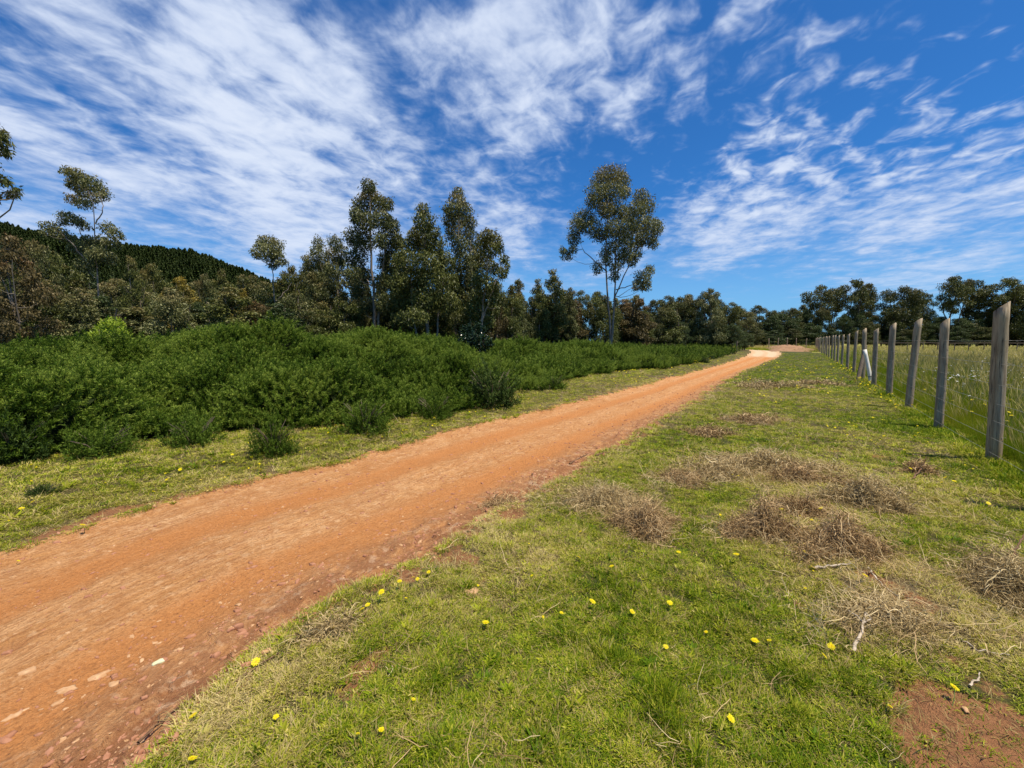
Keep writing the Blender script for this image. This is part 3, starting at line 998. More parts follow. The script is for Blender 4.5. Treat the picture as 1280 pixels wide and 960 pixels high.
def crown_mesh(name, clumps, L, W, g, lai=2.0, mat=None, hang=.75, zr=None):
    Vs, Fs, T, K, o = [], [], [], [], 0
    zs = [c[0][2] for c in clumps]; z0, z1 = min(zs), max(zs) + 1e-3
    for c, r in clumps:
        c = np.asarray(c, float); r = np.asarray(r, float)
        n = max(12, int(1.7 * lai * math.pi * r[0] * r[2] / (L * W * .5)))
        V, F, t, k = leaves(c, r, n, L, W, g, hang)
        hz = (c[2] - z0) / (z1 - z0)
        Vs.append(V); Fs.append(F + o); T.append(t); K.append(np.clip(k * .4 + .6 * hz + g.normal(0, .12), 0, 1)); o += len(V)
    return mk_mesh(name, np.concatenate(Vs), np.concatenate(Fs), (mat,) if mat else (), dict(tint=np.concatenate(T), tipf=np.concatenate(K)))


def wobble(a, b, k, amp, g):
    a, b = np.asarray(a, float), np.asarray(b, float)
    t = np.linspace(0, 1, k)[:, None]
    p = a + (b - a) * t
    w = np.cumsum(g.normal(0, amp, (k, 3)), axis=0) * np.sin(np.pi * t) ** .8
    return p + w


def limb(start, end, r0, r1, g, sides=5, k=6, lift=0.0):
    start, end = np.asarray(start, float), np.asarray(end, float)
    l = np.linalg.norm(end - start)
    p = wobble(start, end, k, l * .03, g)
    t = np.linspace(0, 1, k)
    p[:, 2] += -lift * l * np.sin(np.pi * t) * .25
    return tube(p, r0 + (r1 - r0) * t, sides)


def tree_parts(trunk_paths, clumps, g, r0, bark):
    """limbs from the nearest lower trunk point to every clump"""
    tr, br = [], []
    pts, rads = [], []
    for path, ra, rb in trunk_paths:
        path = np.asarray(path, float)
        t = np.linspace(0, 1, len(path))
        rr = ra + (rb - ra) * t ** .8
        tr.append(tube(path, rr, 8, 3, .12))
        pts.append(path); rads.append(rr)
    pts = np.concatenate(pts); rads = np.concatenate(rads)
    for c, r in clumps:
        c = np.asarray(c, float)
        d = np.linalg.norm(pts - c, axis=1) + np.where(pts[:, 2] > c[2] - .25 * np.linalg.norm(c - pts, axis=1), 3 + 2 * (pts[:, 2] - c[2]).clip(0), 0)
        i = int(np.argmin(d))
        s = pts[i]
        w = max(.008, min(rads[i] * .55, .05 * r0 + .02 * np.linalg.norm(c - s)))
        br.append(limb(s, c, w, w * .3, g, 5, 6, .6))
        for q in range(4):
            e = c + nrmz(g.normal(0, 1, 3)) * np.asarray(r) * .75
            m = s + (c - s) * g.uniform(.5, .9)
            br.append(limb(m, e, w * .45, w * .12, g, 4, 4, .3))
    return join(tr), join(br)


HERO = []


def hero(name, label, depth, base_px, stems, clumps_px, leafmat, L=.17, W=.055, lai=2.0, bark=BARK, r0=.14, seed=1, jitter=.9, hang=.75, group=None, cat='tree', base_y=None):
    """stems: list of pixel paths; clumps: (px,py,rx,ry)"""
    g = np.random.default_rng(seed)
    bx = P(base_px, HORIZON, depth)[0]
    base = np.array((bx, depth, zat(bx, depth)))
    root = empty(name, base)
    m = depth / FPX
    cl = []
    for (px, py, rx, ry) in clumps_px:
        dj = g.normal(0, jitter)
        dj = max(-2 * jitter, min(2 * jitter, dj))
        c = P(px, py, depth + dj) - base
        cl.append((c, (rx * m * 1.38, (rx + ry) * .68 * m, ry * m * 1.34)))
    tp = []
    for st, ra, rb in stems:
        pp = []
        for q, (px, py) in enumerate(st):
            c = P(px, py, depth + g.normal(0, .12) * q) - base
            pp.append(c)
        if st[0][1] > HORIZON - 6: pp[0] = np.array((pp[0][0], 0, -.1))
        # resample
        pp = np.array(pp)
        d = np.r_[0, np.cumsum(np.linalg.norm(np.diff(pp, axis=0), axis=1))]
        t = np.linspace(0, d[-1], 14)
        rs = np.stack([np.interp(t, d, pp[:, i]) for i in range(3)], 1)
        rs[1:-1] += g.normal(0, .03, (12, 3))
        tp.append((rs, ra, rb))
    (tv, tf), (bv, bf) = tree_parts(tp, cl, g, r0, bark)
    obj('trunk', mk_mesh('trunk', tv, tf, (bark,), smooth=True), root)
    tag(obj('branches', mk_mesh('branches', bv, bf, (bark,), smooth=True), root), kind='stuff')
    obj('crown', crown_mesh('crown', cl, L, W, g, lai, leafmat, hang), root)
    tag(root, label, cat, group)
    return root


hero('eucalyptus_tree', 'tallest eucalyptus standing alone on several slender stems right of the centre grove', 36, 763,
     [([(763, 446), (762, 400), (758, 350), (757, 297), (764, 235)], .11, .02), ([(763, 446), (768, 380), (769, 330), (771, 285), (785, 245)], .10, .02),
      ([(765, 420), (768, 372), (782, 342), (792, 314), (803, 262)], .08, .015), ([(759, 340), (746, 328), (727, 311), (710, 318)], .06, .015),
      ([(770, 362), (790, 356), (804, 346)], .05, .015)],
     [(764, 217, 16, 10), (752, 226, 12, 10), (776, 226, 11, 11), (748, 241, 13, 11), (766, 240, 15, 13), (742, 252, 9, 8), (782, 240, 7, 7), (801, 245, 9, 9), (808, 258, 10, 11), (797, 260, 9, 9),
      (760, 262, 12, 10), (775, 266, 11, 10), (731, 272, 12, 11), (722, 282, 10, 10), (741, 284, 11, 11), (718, 297, 8, 9), (708, 318, 6, 7), (716, 311, 5, 5), (704, 312, 4, 4), (752, 293, 9, 9), (765, 285, 10, 11),
      (786, 282, 11, 11), (800, 281, 12, 11), (813, 280, 11, 10), (822, 285, 6, 8), (808, 296, 12, 9), (795, 303, 10, 8), (817, 304, 6, 6), (782, 303, 9, 10), (764, 309, 9, 9), (776, 322, 7, 9), (747, 334, 6, 8), (760, 326, 6, 6),
      (770, 334, 7, 7), (790, 326, 6, 7), (804, 347, 10, 9), (812, 337, 6, 6), (798, 356, 8, 7), (808, 357, 6, 6), (757, 262, 9, 9), (786, 268, 9, 9), (776, 292, 10, 9), (756, 318, 7, 7), (783, 318, 7, 8), (768, 345, 6, 6), (795, 318, 7, 6)],
     LEAF['grey'], .18, .068, 1.30, seed=11, jitter=1.0)

hero('eucalyptus_tree', 'tall dark eucalyptus at the left end of the centre grove with a pale split trunk', 24, 468,
     [([(466, 440), (468, 380), (465, 330), (462, 280), (462, 236)], .13, .02), ([(472, 440), (474, 370), (480, 320), (484, 260)], .09, .02)],
     [(461, 232, 8, 8), (463, 243, 10, 9), (474, 254, 11, 10), (453, 256, 10, 11), (485, 254, 7, 8), (444, 268, 6, 9), (455, 276, 13, 12), (478, 276, 12, 12), (490, 281, 9, 9), (442, 297, 10, 12), (456, 300, 11, 12), (488, 303, 13, 13), (475, 300, 7, 8),
      (445, 322, 12, 13), (441, 342, 9, 10), (455, 344, 11, 12), (485, 326, 13, 12), (452, 364, 12, 12), (478, 352, 10, 11), (492, 348, 12, 12), (462, 382, 12, 11), (484, 378, 14, 13), (446, 386, 10, 9), (497, 300, 7, 10)],
     LEAF['grey'], .15, .055, 1.7, seed=12)
hero('eucalyptus_tree', 'bushy olive eucalyptus with a pointed rusty top in the middle of the grove', 22.5, 532,
     [([(534, 445), (534, 390), (531, 330), (529, 262)], .12, .02), ([(525, 445), (515, 380), (512, 330)], .07, .02), ([(541, 440), (550, 380), (556, 335)], .07, .02)],
     [(528, 262, 7, 9), (530, 277, 11, 11), (522, 291, 10, 10), (539, 291, 10, 10), (516, 305, 14, 12), (543, 306, 13, 12), (530, 308, 12, 12), (507, 325, 15, 13), (532, 328, 16, 14), (555, 326, 13, 13), (516, 348, 18, 14), (545, 350, 18, 14), (500, 352, 12, 13), (563, 352, 11, 12),
      (506, 374, 16, 13), (534, 374, 18, 13), (560, 376, 13, 12), (520, 395, 14, 10), (548, 396, 14, 10), (500, 398, 11, 9)],
     LEAF['olive'], .15, .052, 1.7, seed=13)
hero('eucalyptus_tree', 'slim pointed eucalyptus rising behind the right half of the grove', 25.5, 577,
     [([(578, 440), (578, 380), (574, 320), (572, 245)], .11, .015), ([(582, 440), (590, 380), (588, 300)], .07, .015)],
     [(572, 241, 7, 7), (572, 251, 9, 8), (565, 262, 9, 9), (580, 262, 9, 9), (562, 275, 8, 8), (575, 276, 10, 9), (588, 277, 7, 8), (567, 290, 10, 9), (586, 292, 9, 9), (574, 306, 10, 11), (590, 308, 8, 9), (578, 326, 12, 12), (592, 328, 10, 12), (570, 342, 11, 11),
      (586, 350, 14, 12), (575, 368, 14, 12), (592, 374, 13, 12), (582, 394, 14, 11), (564, 398, 9, 9)],
     LEAF['grey'], .15, .052, 1.6, seed=14)
hero('eucalyptus_tree', 'dark eucalyptus leaning right with rusty lower leaves at the right end of the grove', 22, 606,
     [([(600, 440), (603, 390), (608, 350), (612, 300)], .10, .015), ([(603, 400), (617, 362), (628, 325)], .05, .015)],
     [(610, 293, 8, 7), (603, 301, 8, 8), (619, 300, 8, 8), (612, 311, 11, 9), (624, 309, 6, 8), (600, 318, 8, 9), (630, 324, 5, 6), (634, 333, 3, 5), (628, 341, 6, 7), (607, 330, 13, 11), (620, 336, 6, 7), (602, 350, 13, 11), (618, 358, 8, 9), (608, 370, 14, 12), (596, 384, 13, 12), (616, 386, 10, 10), (606, 400, 12, 10), (624, 374, 7, 8)],
     LEAF['olive'], .15, .052, 1.7, seed=15)
hero('eucalyptus_tree', 'pale grey thin eucalyptus with see-through crown just left of the grove', 27, 416,
     [([(426, 440), (424, 400), (421, 350), (420, 305)], .08, .012), ([(420, 440), (412, 380), (400, 330)], .06, .012)],
     [(419, 303, 8, 8), (425, 312, 7, 8), (414, 318, 9, 9), (426, 326, 6, 8), (398, 303, 6, 8), (396, 316, 8, 9), (404, 331, 9, 9), (390, 331, 9, 9), (416, 338, 8, 9), (398, 348, 12, 10), (384, 350, 10, 10), (412, 356, 9, 8), (396, 368, 13, 10), (378, 374, 11, 10), (404, 386, 14, 10), (384, 396, 13, 9), (424, 350, 4, 6)],
     LEAF['grey'], .15, .05, 1.35, seed=16)
hero('eucalyptus_tree', 'thin young tree with one bare pale trunk and a small round crown', 25, 346,
     [([(347, 440), (346, 405), (343, 370), (341, 340), (338, 306)], .065, .015), ([(345, 376), (352, 370), (358, 362), (364, 354)], .04, .012), ([(342, 338), (352, 330)], .03, .01)],
     [(334, 300, 11, 6), (326, 307, 7, 6), (345, 307, 8, 8), (334, 313, 11, 8), (317, 314, 4, 4), (322, 319, 5, 4), (348, 319, 7, 6), (339, 323, 8, 5), (356, 327, 4, 4), (341, 331, 5, 4), (349, 328, 4, 3)],
     LEAF['grey'], .13, .05, 1.5, seed=17, jitter=.35)
hero('eucalyptus_tree', 'wind-swept thin eucalyptus rising above the scrub on the left with a slanting crown', 23, 124,
     [([(127, 440), (125, 390), (121, 330), (119, 285), (116, 250), (98, 218)], .065, .012), ([(119, 280), (129, 262), (124, 240)], .035, .01), ([(118, 322), (104, 296), (94, 278)], .045, .01),
      ([(120, 325), (133, 308), (141, 292)], .045, .01), ([(112, 330), (90, 305), (70, 286)], .045, .01)],
     [(86, 213, 8, 5), (94, 217, 9, 7), (104, 223, 10, 7), (114, 229, 10, 8), (124, 237, 9, 8), (130, 244, 5, 6), (94, 231, 8, 7), (88, 226, 5, 4), (103, 238, 8, 7), (93, 248, 10, 6), (105, 254, 8, 6), (117, 247, 7, 6), (84, 270, 9, 6), (94, 275, 10, 6), (105, 281, 7, 6), (78, 277, 5, 4),
      (134, 284, 8, 7), (144, 291, 7, 6), (138, 301, 8, 6), (152, 296, 3, 3), (62, 283, 9, 6), (72, 289, 8, 6), (56, 290, 5, 4), (83, 296, 8, 6), (124, 300, 7, 6), (110, 300, 8, 7), (146, 305, 4, 4), (98, 310, 10, 7), (120, 315, 10, 8), (136, 322, 9, 8), (106, 330, 10, 8)],
     LEAF['grey'], .13, .05, 1.25, seed=18, jitter=.5)
hero('eucalyptus_tree', 'tree cut by the left border of the photo with only two leafy sprays showing', 13, -70,
     [([(-70, 470), (-72, 380), (-66, 280), (-60, 180), (-40, 120)], .13, .03), ([(-66, 265), (-30, 250), (0, 243), (18, 238)], .04, .008), ([(-62, 215), (-25, 195), (2, 182)], .04, .008)],
     [(0, 180, 9, 8), (6, 190, 6, 5), (-6, 168, 12, 10), (2, 170, 5, 5), (-2, 222, 10, 5), (7, 226, 4, 4), (18, 240, 6, 5), (22, 236, 3, 3), (12, 243, 4, 4), (-10, 245, 9, 7), (-30, 205, 16, 12), (-40, 160, 20, 16), (-50, 260, 16, 14), (-75, 190, 22, 20), (-60, 130, 22, 18), (-85, 250, 20, 20), (-90, 150, 20, 20)],
     LEAF['olive'], .12, .035, 1.5, seed=19, jitter=.4)
hero('lime_shrub', 'bright yellow-green young shrub standing out behind the thicket on the left', 12.6, 138,
     [([(138, 455), (137, 430), (136, 410)], .03, .008), ([(138, 450), (146, 425), (150, 408)], .02, .006), ([(136, 450), (128, 425), (124, 412)], .02, .006)],
     [(136, 406, 6, 7), (126, 413, 6, 7), (148, 408, 6, 8), (120, 424, 9, 8), (136, 420, 10, 8), (152, 420, 8, 7), (128, 435, 10, 8), (146, 434, 11, 8), (116, 440, 8, 7), (160, 432, 4, 5)],
     LEAF['lime'], .10, .032, 1.8, TWIGM, .04, seed=20, jitter=.3, hang=-.6, cat='shrub')
hero('glossy_shrub', 'very dark shiny-leaved shrub with white glints in front of the grove', 17, 590,
     [([(590, 460), (590, 430), (590, 410)], .03, .01), ([(590, 455), (602, 430), (608, 420)], .02, .008)],
     [(584, 414, 9, 8), (598, 412, 9, 8), (590, 424, 13, 9), (604, 426, 10, 8), (578, 428, 9, 9), (592, 438, 13, 9), (580, 443, 8, 7), (612, 430, 5, 4)],
     LEAF['glossy'], .10, .055, 1.9, TWIGM, .04, seed=21, jitter=.3, hang=.1, cat='shrub')


# -------- archetypes for the other trees (height 1 trunk base at origin, unit = metres at 8 m tall)
def archetype(kind, seed):
    g = np.random.default_rng(seed)
    H = 8.0
    cl = []
    if kind == 'column':
        n = 26; prof = lambda t: .28 + 1.25 * math.sin(math.pi * min(1, t * .9 + .12)) ** .8 * (1 - .35 * t); z0 = .16
    elif kind == 'open':
        n = 17; prof = lambda t: .5 + 1.4 * math.sin(math.pi * min(1, max(0, t * .95 + .05))); z0 = .48
    elif kind == 'bushy':
        n = 28; prof = lambda t: 2.1 * math.sin(math.pi * min(1, t * .72 + .24)) ** .7; z0 = .10
    elif kind == 'round':
        n = 34; prof = lambda t: 3.0 * math.sin(math.pi * min(1, t * .62 + .26)) ** .6; z0 = .20
    for i in range(n):
        t = (i + g.random()) / n
        R = prof(t)
        ph = i * 2.4 + g.normal(0, .4)
        rr = R * (g.uniform(.25, 1.0) if t < .93 else g.uniform(0, .3))
        z = (z0 + (1 - z0) * t) * H * .97
        s = (.42 + .30 * R) * g.uniform(.65, 1.15)
        if kind == 'open': s *= .95
        s = min(s, 1.15)
        c = np.array((rr * math.cos(ph), rr * math.sin(ph), z - (.12 * rr if kind != 'open' else -.1 * rr)))
        cl.append((c, (s, s, s * g.uniform(.6, .85))))
    tp = [(wobble((0, 0, -.15), (g.normal(0, .3), g.normal(0, .3), H * .93), 12, .07, g), .13, .02)]
    if kind != 'column':
        for q in range(2):
            a = g.random() * 6.28
            tp.append((wobble((0, 0, H * g.uniform(0, .25)), (math.cos(a) * 1.3, math.sin(a) * 1.3, H * .8), 9, .06, g), .09, .015))
    (tv, tf), (bv, bf) = tree_parts(tp, cl, g, .13, BARK)
    L, W = (.20, .075)
    return (mk_mesh(kind + '_trunk', tv, tf, (BARK,), smooth=True), mk_mesh(kind + '_branches', bv, bf, (BARK,), smooth=True),
            crown_mesh(kind + '_crown', cl, L, W, g, {'column': 1.5, 'open': 1.4, 'bushy': 1.4, 'round': 1.5}[kind], LEAF['olive']))


ARCH = {k: [archetype(k, s + i) for i in range(n)] for k, n, s in (('column', 3, 500), ('open', 4, 520), ('bushy', 4, 540), ('round', 3, 560))}
trng = random.Random(17)


def put_tree(px, top, depth, wpx, kind, mat, label, group, var=None, bark=None, name=None):
    me = ARCH[kind][(trng.randrange(len(ARCH[kind])) if var is None else var) % len(ARCH[kind])]
    x = P(px, HORIZON, depth)[0]
    z = zat(x, depth)
    ht = P(px, top, depth)[2] - z
    base_w = {'column': 3.0, 'open': 4.6, 'bushy': 5.0, 'round': 6.6}[kind]
    # wide lens: things off axis look wider in the picture, sizes here are true sizes
    w = wpx * depth / FPX / base_w
    o = empty(name or {'column': 'eucalyptus_tree', 'open': 'eucalyptus_tree', 'bushy': 'scrub_tree', 'round': 'broadleaf_tree'}[kind], (x, depth, z), trng.random() * 6.28)
    o.scale = (w, w, ht / 8.0)
    for nm, m in zip(('trunk', 'branches', 'crown'), me):
        c = obj(nm, m, o)
        if nm == 'branches': c['kind'] = 'stuff'
        mm = LEAF[mat] if nm == 'crown' else (bark or BARK)
        if m.materials[0] is not mm:
            c.material_slots[0].link = 'OBJECT'; c.material_slots[0].material = mm
    tag(o, label, 'tree', group)
    return o


for a in [(486, 318, 27, 46, 'bushy', 'olive', 'olive tree filling the gap behind the split-trunk eucalyptus'), (505, 312, 26, 44, 'bushy', 'olive', 'olive tree just left of the rusty-topped one in the grove'),
          (553, 308, 27, 40, 'bushy', 'grey', 'grey-green tree just right of the rusty-topped one in the grove'), (590, 318, 27, 40, 'bushy', 'olive', 'olive tree filling the gap behind the right pair of the grove'),
          (455, 330, 27, 44, 'bushy', 'grey', 'grey-green tree low behind the left end of the grove'), (530, 332, 26, 56, 'bushy', 'olive', 'wide olive tree low in the middle of the grove'),
          (574, 345, 25, 46, 'bushy', 'olive', 'wide olive tree low in the right half of the grove'), (620, 352, 26, 36, 'bushy', 'brown', 'rusty tree low at the right end of the grove'),
          (405, 330, 30, 50, 'bushy', 'olive', 'olive tree behind the pale thin eucalyptus left of the grove'), (374, 345, 30, 44, 'bushy', 'olive', 'olive tree between the round-crowned thin tree and the grove')]:
    LATE = globals().setdefault('LATE', []); LATE.append(a)
GL = 'scrubby trees behind the green thicket'
# named ones first: (px, top, depth, width px, kind, leaf, label)
for a in [
    (28, 290, 17, 80, 'bushy', 'brown', 'rusty red-brown scrub tree at the left border behind the thicket'),
    (232, 347, 24, 62, 'bushy', 'gold', 'golden-topped scrub tree left of the thin round-crowned tree, the larger of two'),
    (308, 362, 25, 46, 'bushy', 'gold', 'orange-gold scrub tree close left of the thin round-crowned tree'),
    (283, 335, 28, 40, 'bushy', 'olive', 'olive scrub tree standing between the two golden ones'),
    (352, 385, 23, 48, 'bushy', 'green', 'low green scrub tree at the foot of the thin round-crowned tree'),
    (172, 322, 22, 46, 'bushy', 'olive', 'grey-green scrub tree right of the wind-swept eucalyptus'),
    (690, 336, 40, 36, 'column', 'olive', 'pointed olive eucalyptus, tallest between the grove and the lone tree'),
    (648, 346, 36, 32, 'column', 'grey', 'grey narrow eucalyptus just right of the grove'),
    (672, 348, 38, 26, 'column', 'olive', 'narrow dark eucalyptus left of the pointed olive one'),
    (712, 358, 42, 26, 'column', 'grey', 'thin grey eucalyptus right of the pointed olive one'),
    (886, 358, 62, 44, 'bushy', 'grey', 'tall brownish tree behind the sandy clearing near the road end'),
]:
    put_tree(*a, 'trees behind the green thicket')

for a in LATE: put_tree(*a, 'trees filling the centre grove')
for a in [(58, 296, 24, 44, 'open', 'grey', 'thin open-crowned grey tree just left of the wind-swept eucalyptus'), (196, 326, 26, 40, 'open', 'olive', 'open-crowned olive tree left of the larger golden scrub tree'),
          (262, 340, 27, 36, 'open', 'grey', 'grey open-crowned tree just right of the larger golden scrub tree'), (388, 318, 28, 36, 'column', 'grey', 'narrow grey-green tree at the left edge of the grove')]:
    put_tree(*a, 'thin taller trees above the left scrub')
# fill the belt: a front row of low scrub, a second higher row behind
def belt(n, x0, x1, topf, depthf, wid, kinds, mats, label, group, seed, jt=8, bark=None, name=None):
    r = random.Random(seed)
    W = ['first', 'second', 'third', 'fourth', 'fifth', 'sixth', 'seventh', 'eighth', 'ninth', 'tenth', 'eleventh', 'twelfth', 'thirteenth', 'fourteenth']
    for i in range(n):
        px = x0 + (x1 - x0) * (i + .5 + r.uniform(-.35, .35)) / n
        top, dp, wd, kd, mt = topf(px) + r.uniform(-jt, jt), depthf(px) + r.uniform(-1.5, 2.5), wid * r.uniform(.85, 1.35), r.choice(kinds), r.choice(mats)
        cw = {'olive': 'olive', 'brown': 'brownish', 'grey': 'grey-green', 'dark': 'dark', 'green': 'green'}[mt]
        k = min(i, n - 1 - i)
        lab = '%s %s, %s from the %s in %s' % (cw, {'bushy': 'bushy tree', 'column': 'narrow tree', 'open': 'open-crowned tree', 'round': 'dense round tree'}[kd], W[k], 'left' if i <= n - 1 - i else 'right', label)
        put_tree(px, top, dp, wd, kd, mt, lab, group, bark=bark, name=name)


belt(19, -60, 440, lambda p: 370 if p > 150 else 345 + p * .15, lambda p: 21, 60, ['bushy', 'bushy', 'column'], ['olive', 'brown', 'green', 'grey', 'olive', 'grey'], 'the front row behind the thicket', 'drab scrub trees behind the thicket, left part', 1, 12)
belt(20, -70, 440, lambda p: 352 - 20 * (p > 360) if p > 130 else 318, lambda p: 27, 60, ['bushy', 'bushy', 'open'], ['olive', 'grey', 'grey', 'green', 'olive'], 'the second row behind the thicket', 'second row of scrub trees behind the thicket, left part', 2, 14)
belt(15, 425, 650, lambda p: 368, lambda p: 28, 50, ['bushy', 'column'], ['olive', 'brown', 'grey'], 'the undergrowth of the centre grove', 'undergrowth trees inside the centre grove', 3, 14, DBARK)
belt(12, 430, 640, lambda p: 392, lambda p: 31, 40, ['bushy', 'round'], ['dark', 'olive'], 'the low row behind the grove', 'dark low trees behind the centre grove', 13, 8, DBARK)
belt(15, 630, 845, lambda p: 376, lambda p: 37 + (p - 630) * .06, 38, ['bushy', 'bushy', 'column'], ['olive', 'brown', 'dark', 'olive'], 'the belt around the lone tree', 'scrub trees around the lone tall eucalyptus', 4, 7, DBARK)
belt(12, 640, 860, lambda p: 366 + (p - 640) * .03, lambda p: 52 + (p - 630) * .06, 34, ['open', 'column', 'bushy'], ['olive', 'dark', 'grey'], 'the back row right of the grove', 'back row of trees right of the grove', 5, 7, DBARK)
belt(11, 822, 935, lambda p: 374 + max(0, p - 885) * .36 - 6 * (abs(p - 880) < 22), lambda p: 66, 30, ['open', 'open', 'bushy'], ['dark', 'olive', 'grey'], 'the row behind the sandy clearing', 'trees behind the sandy clearing', 6, 7, DBARK)
belt(9, 820, 935, lambda p: 402 + max(0, p - 890) * .2, lambda p: 62, 26, ['round', 'bushy'], ['green', 'olive', 'green', 'dark'], 'the low row by the sandy clearing', 'low trees at the edge of the sandy clearing', 7, 5, DBARK)
# far treeline on the right
GR = 'dark treeline across the pasture'
for a in [
    (946, 380, 105, 30, 'open', 'dark', 'flat-topped dark tree standing right above the road end', 1),
    (966, 388, 108, 26, 'round', 'dark', 'low dark tree just right of the flat-topped one at the road end', 0),
    (984, 386, 110, 26, 'open', 'dark', 'small dark tree in the dip of the far treeline', 2),
    (1001, 379, 108, 22, 'column', 'dark', 'narrow dark tree at the left foot of the far tall trees', 1),
    (1020, 356, 108, 40, 'open', 'dark', 'twin-topped tall tree at the left end of the far treeline', 3),
    (1036, 358, 112, 36, 'open', 'dark', 'tall tree close right of the twin-topped one', 0),
    (1062, 348, 106, 40, 'open', 'dark', 'tall open-crowned tree with sky showing between its branches', 2),
    (1078, 352, 110, 36, 'open', 'dark', 'second tall open-crowned tree of the far treeline', 1),
    (1124, 358, 102, 56, 'round', 'dark', 'broad dense dome-shaped tree in the middle of the far treeline', 0),
    (1150, 366, 105, 34, 'open', 'dark', 'lighter thin tree at the right shoulder of the dome-shaped tree', 3),
    (1186, 343, 103, 46, 'open', 'dark', 'tallest wide tree of the far treeline', 1),
    (1206, 346, 106, 38, 'open', 'dark', 'tall tree leaning against the tallest wide one', 0),
    (1222, 356, 104, 28, 'column', 'dark', 'narrow tall tree with a gap of sky on its right', 2),
    (1250, 346, 100, 48, 'open', 'dark', 'big spreading tree above the nearest fence post', 2),
    (1274, 354, 99, 50, 'round', 'dark', 'dense tree at the right border of the far treeline', 1),
    (1310, 350, 99, 54, 'open', 'dark', 'big tree just past the right border of the photo', 3),
]:
    put_tree(a[0], a[1], a[2], a[3] * 1.12, a[4], a[5], a[6], GR, a[7], DBARK)
belt(26, 930, 1400, lambda p: 392, lambda p: 104, 34, ['round', 'bushy', 'round'], ['dark', 'green', 'dark'], 'the foot of the far treeline', 'low trees along the foot of the far treeline', 8, 9, DBARK)
belt(20, 930, 1420, lambda p: 408, lambda p: 99, 30, ['bushy', 'round'], ['dark', 'dark', 'green'], 'the lowest row at the pasture edge', 'bushy trees along the pasture edge', 9, 6, DBARK)


# ------------------------------------------------------------------ pine hill
def hill_z(x, y):
    # ridge that drops to the right
    t = x / np.maximum(y, 1) * FPX + 640            # direction of view, used only to place the ridge profile
    prof = np.interp(t, [-700, -200, 0, 100, 200, 250, 310, 345, 420, 520, 700], [200, 178, 146, 125, 113, 106, 84, 70, 40, 14, 0])
    r = y
    up = sstep(150, 350, r) * (1 - .55 * sstep(380, 650, r))
    return prof * .90 * 350 / FPX * up + 1.6 * fbm(x, y, .02, 3, 900) * up


def build_hill():
    t = np.linspace(-760, 700, 110); d = np.linspace(140, 700, 60)
    T, D = np.meshgrid(t, d, indexing='ij')
    x = ((T - 640) / FPX * D).ravel(); y = D.ravel()
    z = hill_z(x, y) - .3
    V = np.stack([x, y, z], 1)
    nx, ny = T.shape
    i = np.arange(nx - 1)[:, None]; j = np.arange(ny - 1)[None, :]
    F = np.stack([i * ny + j, (i + 1) * ny + j, (i + 1) * ny + j + 1, i * ny + j + 1], -1).reshape(-1, 4)[:, ::-1]
    m = mat_simple('forest_floor', (.018, .030, .010), (.035, .050, .018), .2, .95, .3, .5, .1)
    tag(obj('hill', mk_mesh('hill', V, F, (m,), smooth=True)), 'hill on the left covered by dark pines', None, None, 'structure')
    var = []
    for s in range(3):
        g = np.random.default_rng(950 + s)
        Vs, Fs, T_, K, o = [], [], [], [], 0
        n = 520
        u = g.random(n) ** .75
        zz = 1.2 + u * 10.8
        R = (2.6 + .5 * s) * (1 - u) ** .55 + .2
        ph = g.random(n) * 6.283; q = R * (.55 + .45 * g.random(n))
        base = np.stack([np.cos(ph) * q * .35, np.sin(ph) * q * .35, zz], 1)
        tip = np.stack([np.cos(ph) * q, np.sin(ph) * q, zz - .25 + .5 * g.random(n)], 1)
        sd = nrmz(np.cross(tip - base, g.normal(0, 1, (n, 3))))
        pp = np.stack([base, (base + tip) / 2, tip], 1)
        V, F = ribbons(pp, sd, np.tile(np.array((.3, .9, .2)), (n, 1)))
        tv, tf = tube(np.array([(0, 0, -.5), (0, 0, 6), (0, 0, 12)]), [.22, .14, .03], 5)
        tint = np.concatenate([np.repeat(np.clip(g.normal(.45, .2, n), 0, 1), 6), np.zeros(len(tv))])
        V, F = join([(V, F), (tv, tf)])
        var.append(mk_mesh('pine_%d' % s, V, F, (PINEM,), dict(tint=tint, tipf=tint * 0)))
    g = np.random.default_rng(77)
    n = 20000
    t = g.uniform(-650, 480, n); d = np.sqrt(g.uniform(190 ** 2, 420 ** 2, n))
    x = (t - 640) / FPX * d; y = d
    z = hill_z(x, y) - .4
    keep = hill_z(x, y) > 3
    x, y, z = x[keep], y[keep], z[keep]; n = len(x)
    s = g.uniform(.32, .80, n) * (1 + .25 * fbm(x, y, .03, 2, 9))
    gn_stuff('pine_forest', np.stack([x, y, z], 1), np.stack([g.normal(0, .03, n), g.normal(0, .03, n), g.random(n) * 6.28], 1), np.stack([s, s, s], 1), g.integers(0, 3, n), g.random(n), var,
             'dark green pine forest covering the hill on the left')


build_hill()


# ------------------------------------------------------------------ fence
def wood_mat(name, c1, c2, c3):
    b = NB(name)
    v = b.mapping(b.objc(), (1, 1, .06))
    n = b.noise(38, 6, .7, v); n2 = b.noise(7, 4, .6, b.mapping(b.objc(), (1, 1, .35))); n3 = b.noise(90, 3, .6, b.mapping(b.objc(), (1, 1, .04)))
    col = b.mix(b.mr(n, .35, .65), c1, c2)
    col = b.mix(b.mr(n2, .5, .72, 0, .7), col, c3)
    col = b.mix(b.mr(n3, .42, .32, 0, .9), col, (.035, .028, .022))
    nm = b.bump(b.math('ADD', n, n3), .8, .006)
    return b.bsdf(col, .85, nm, .2)


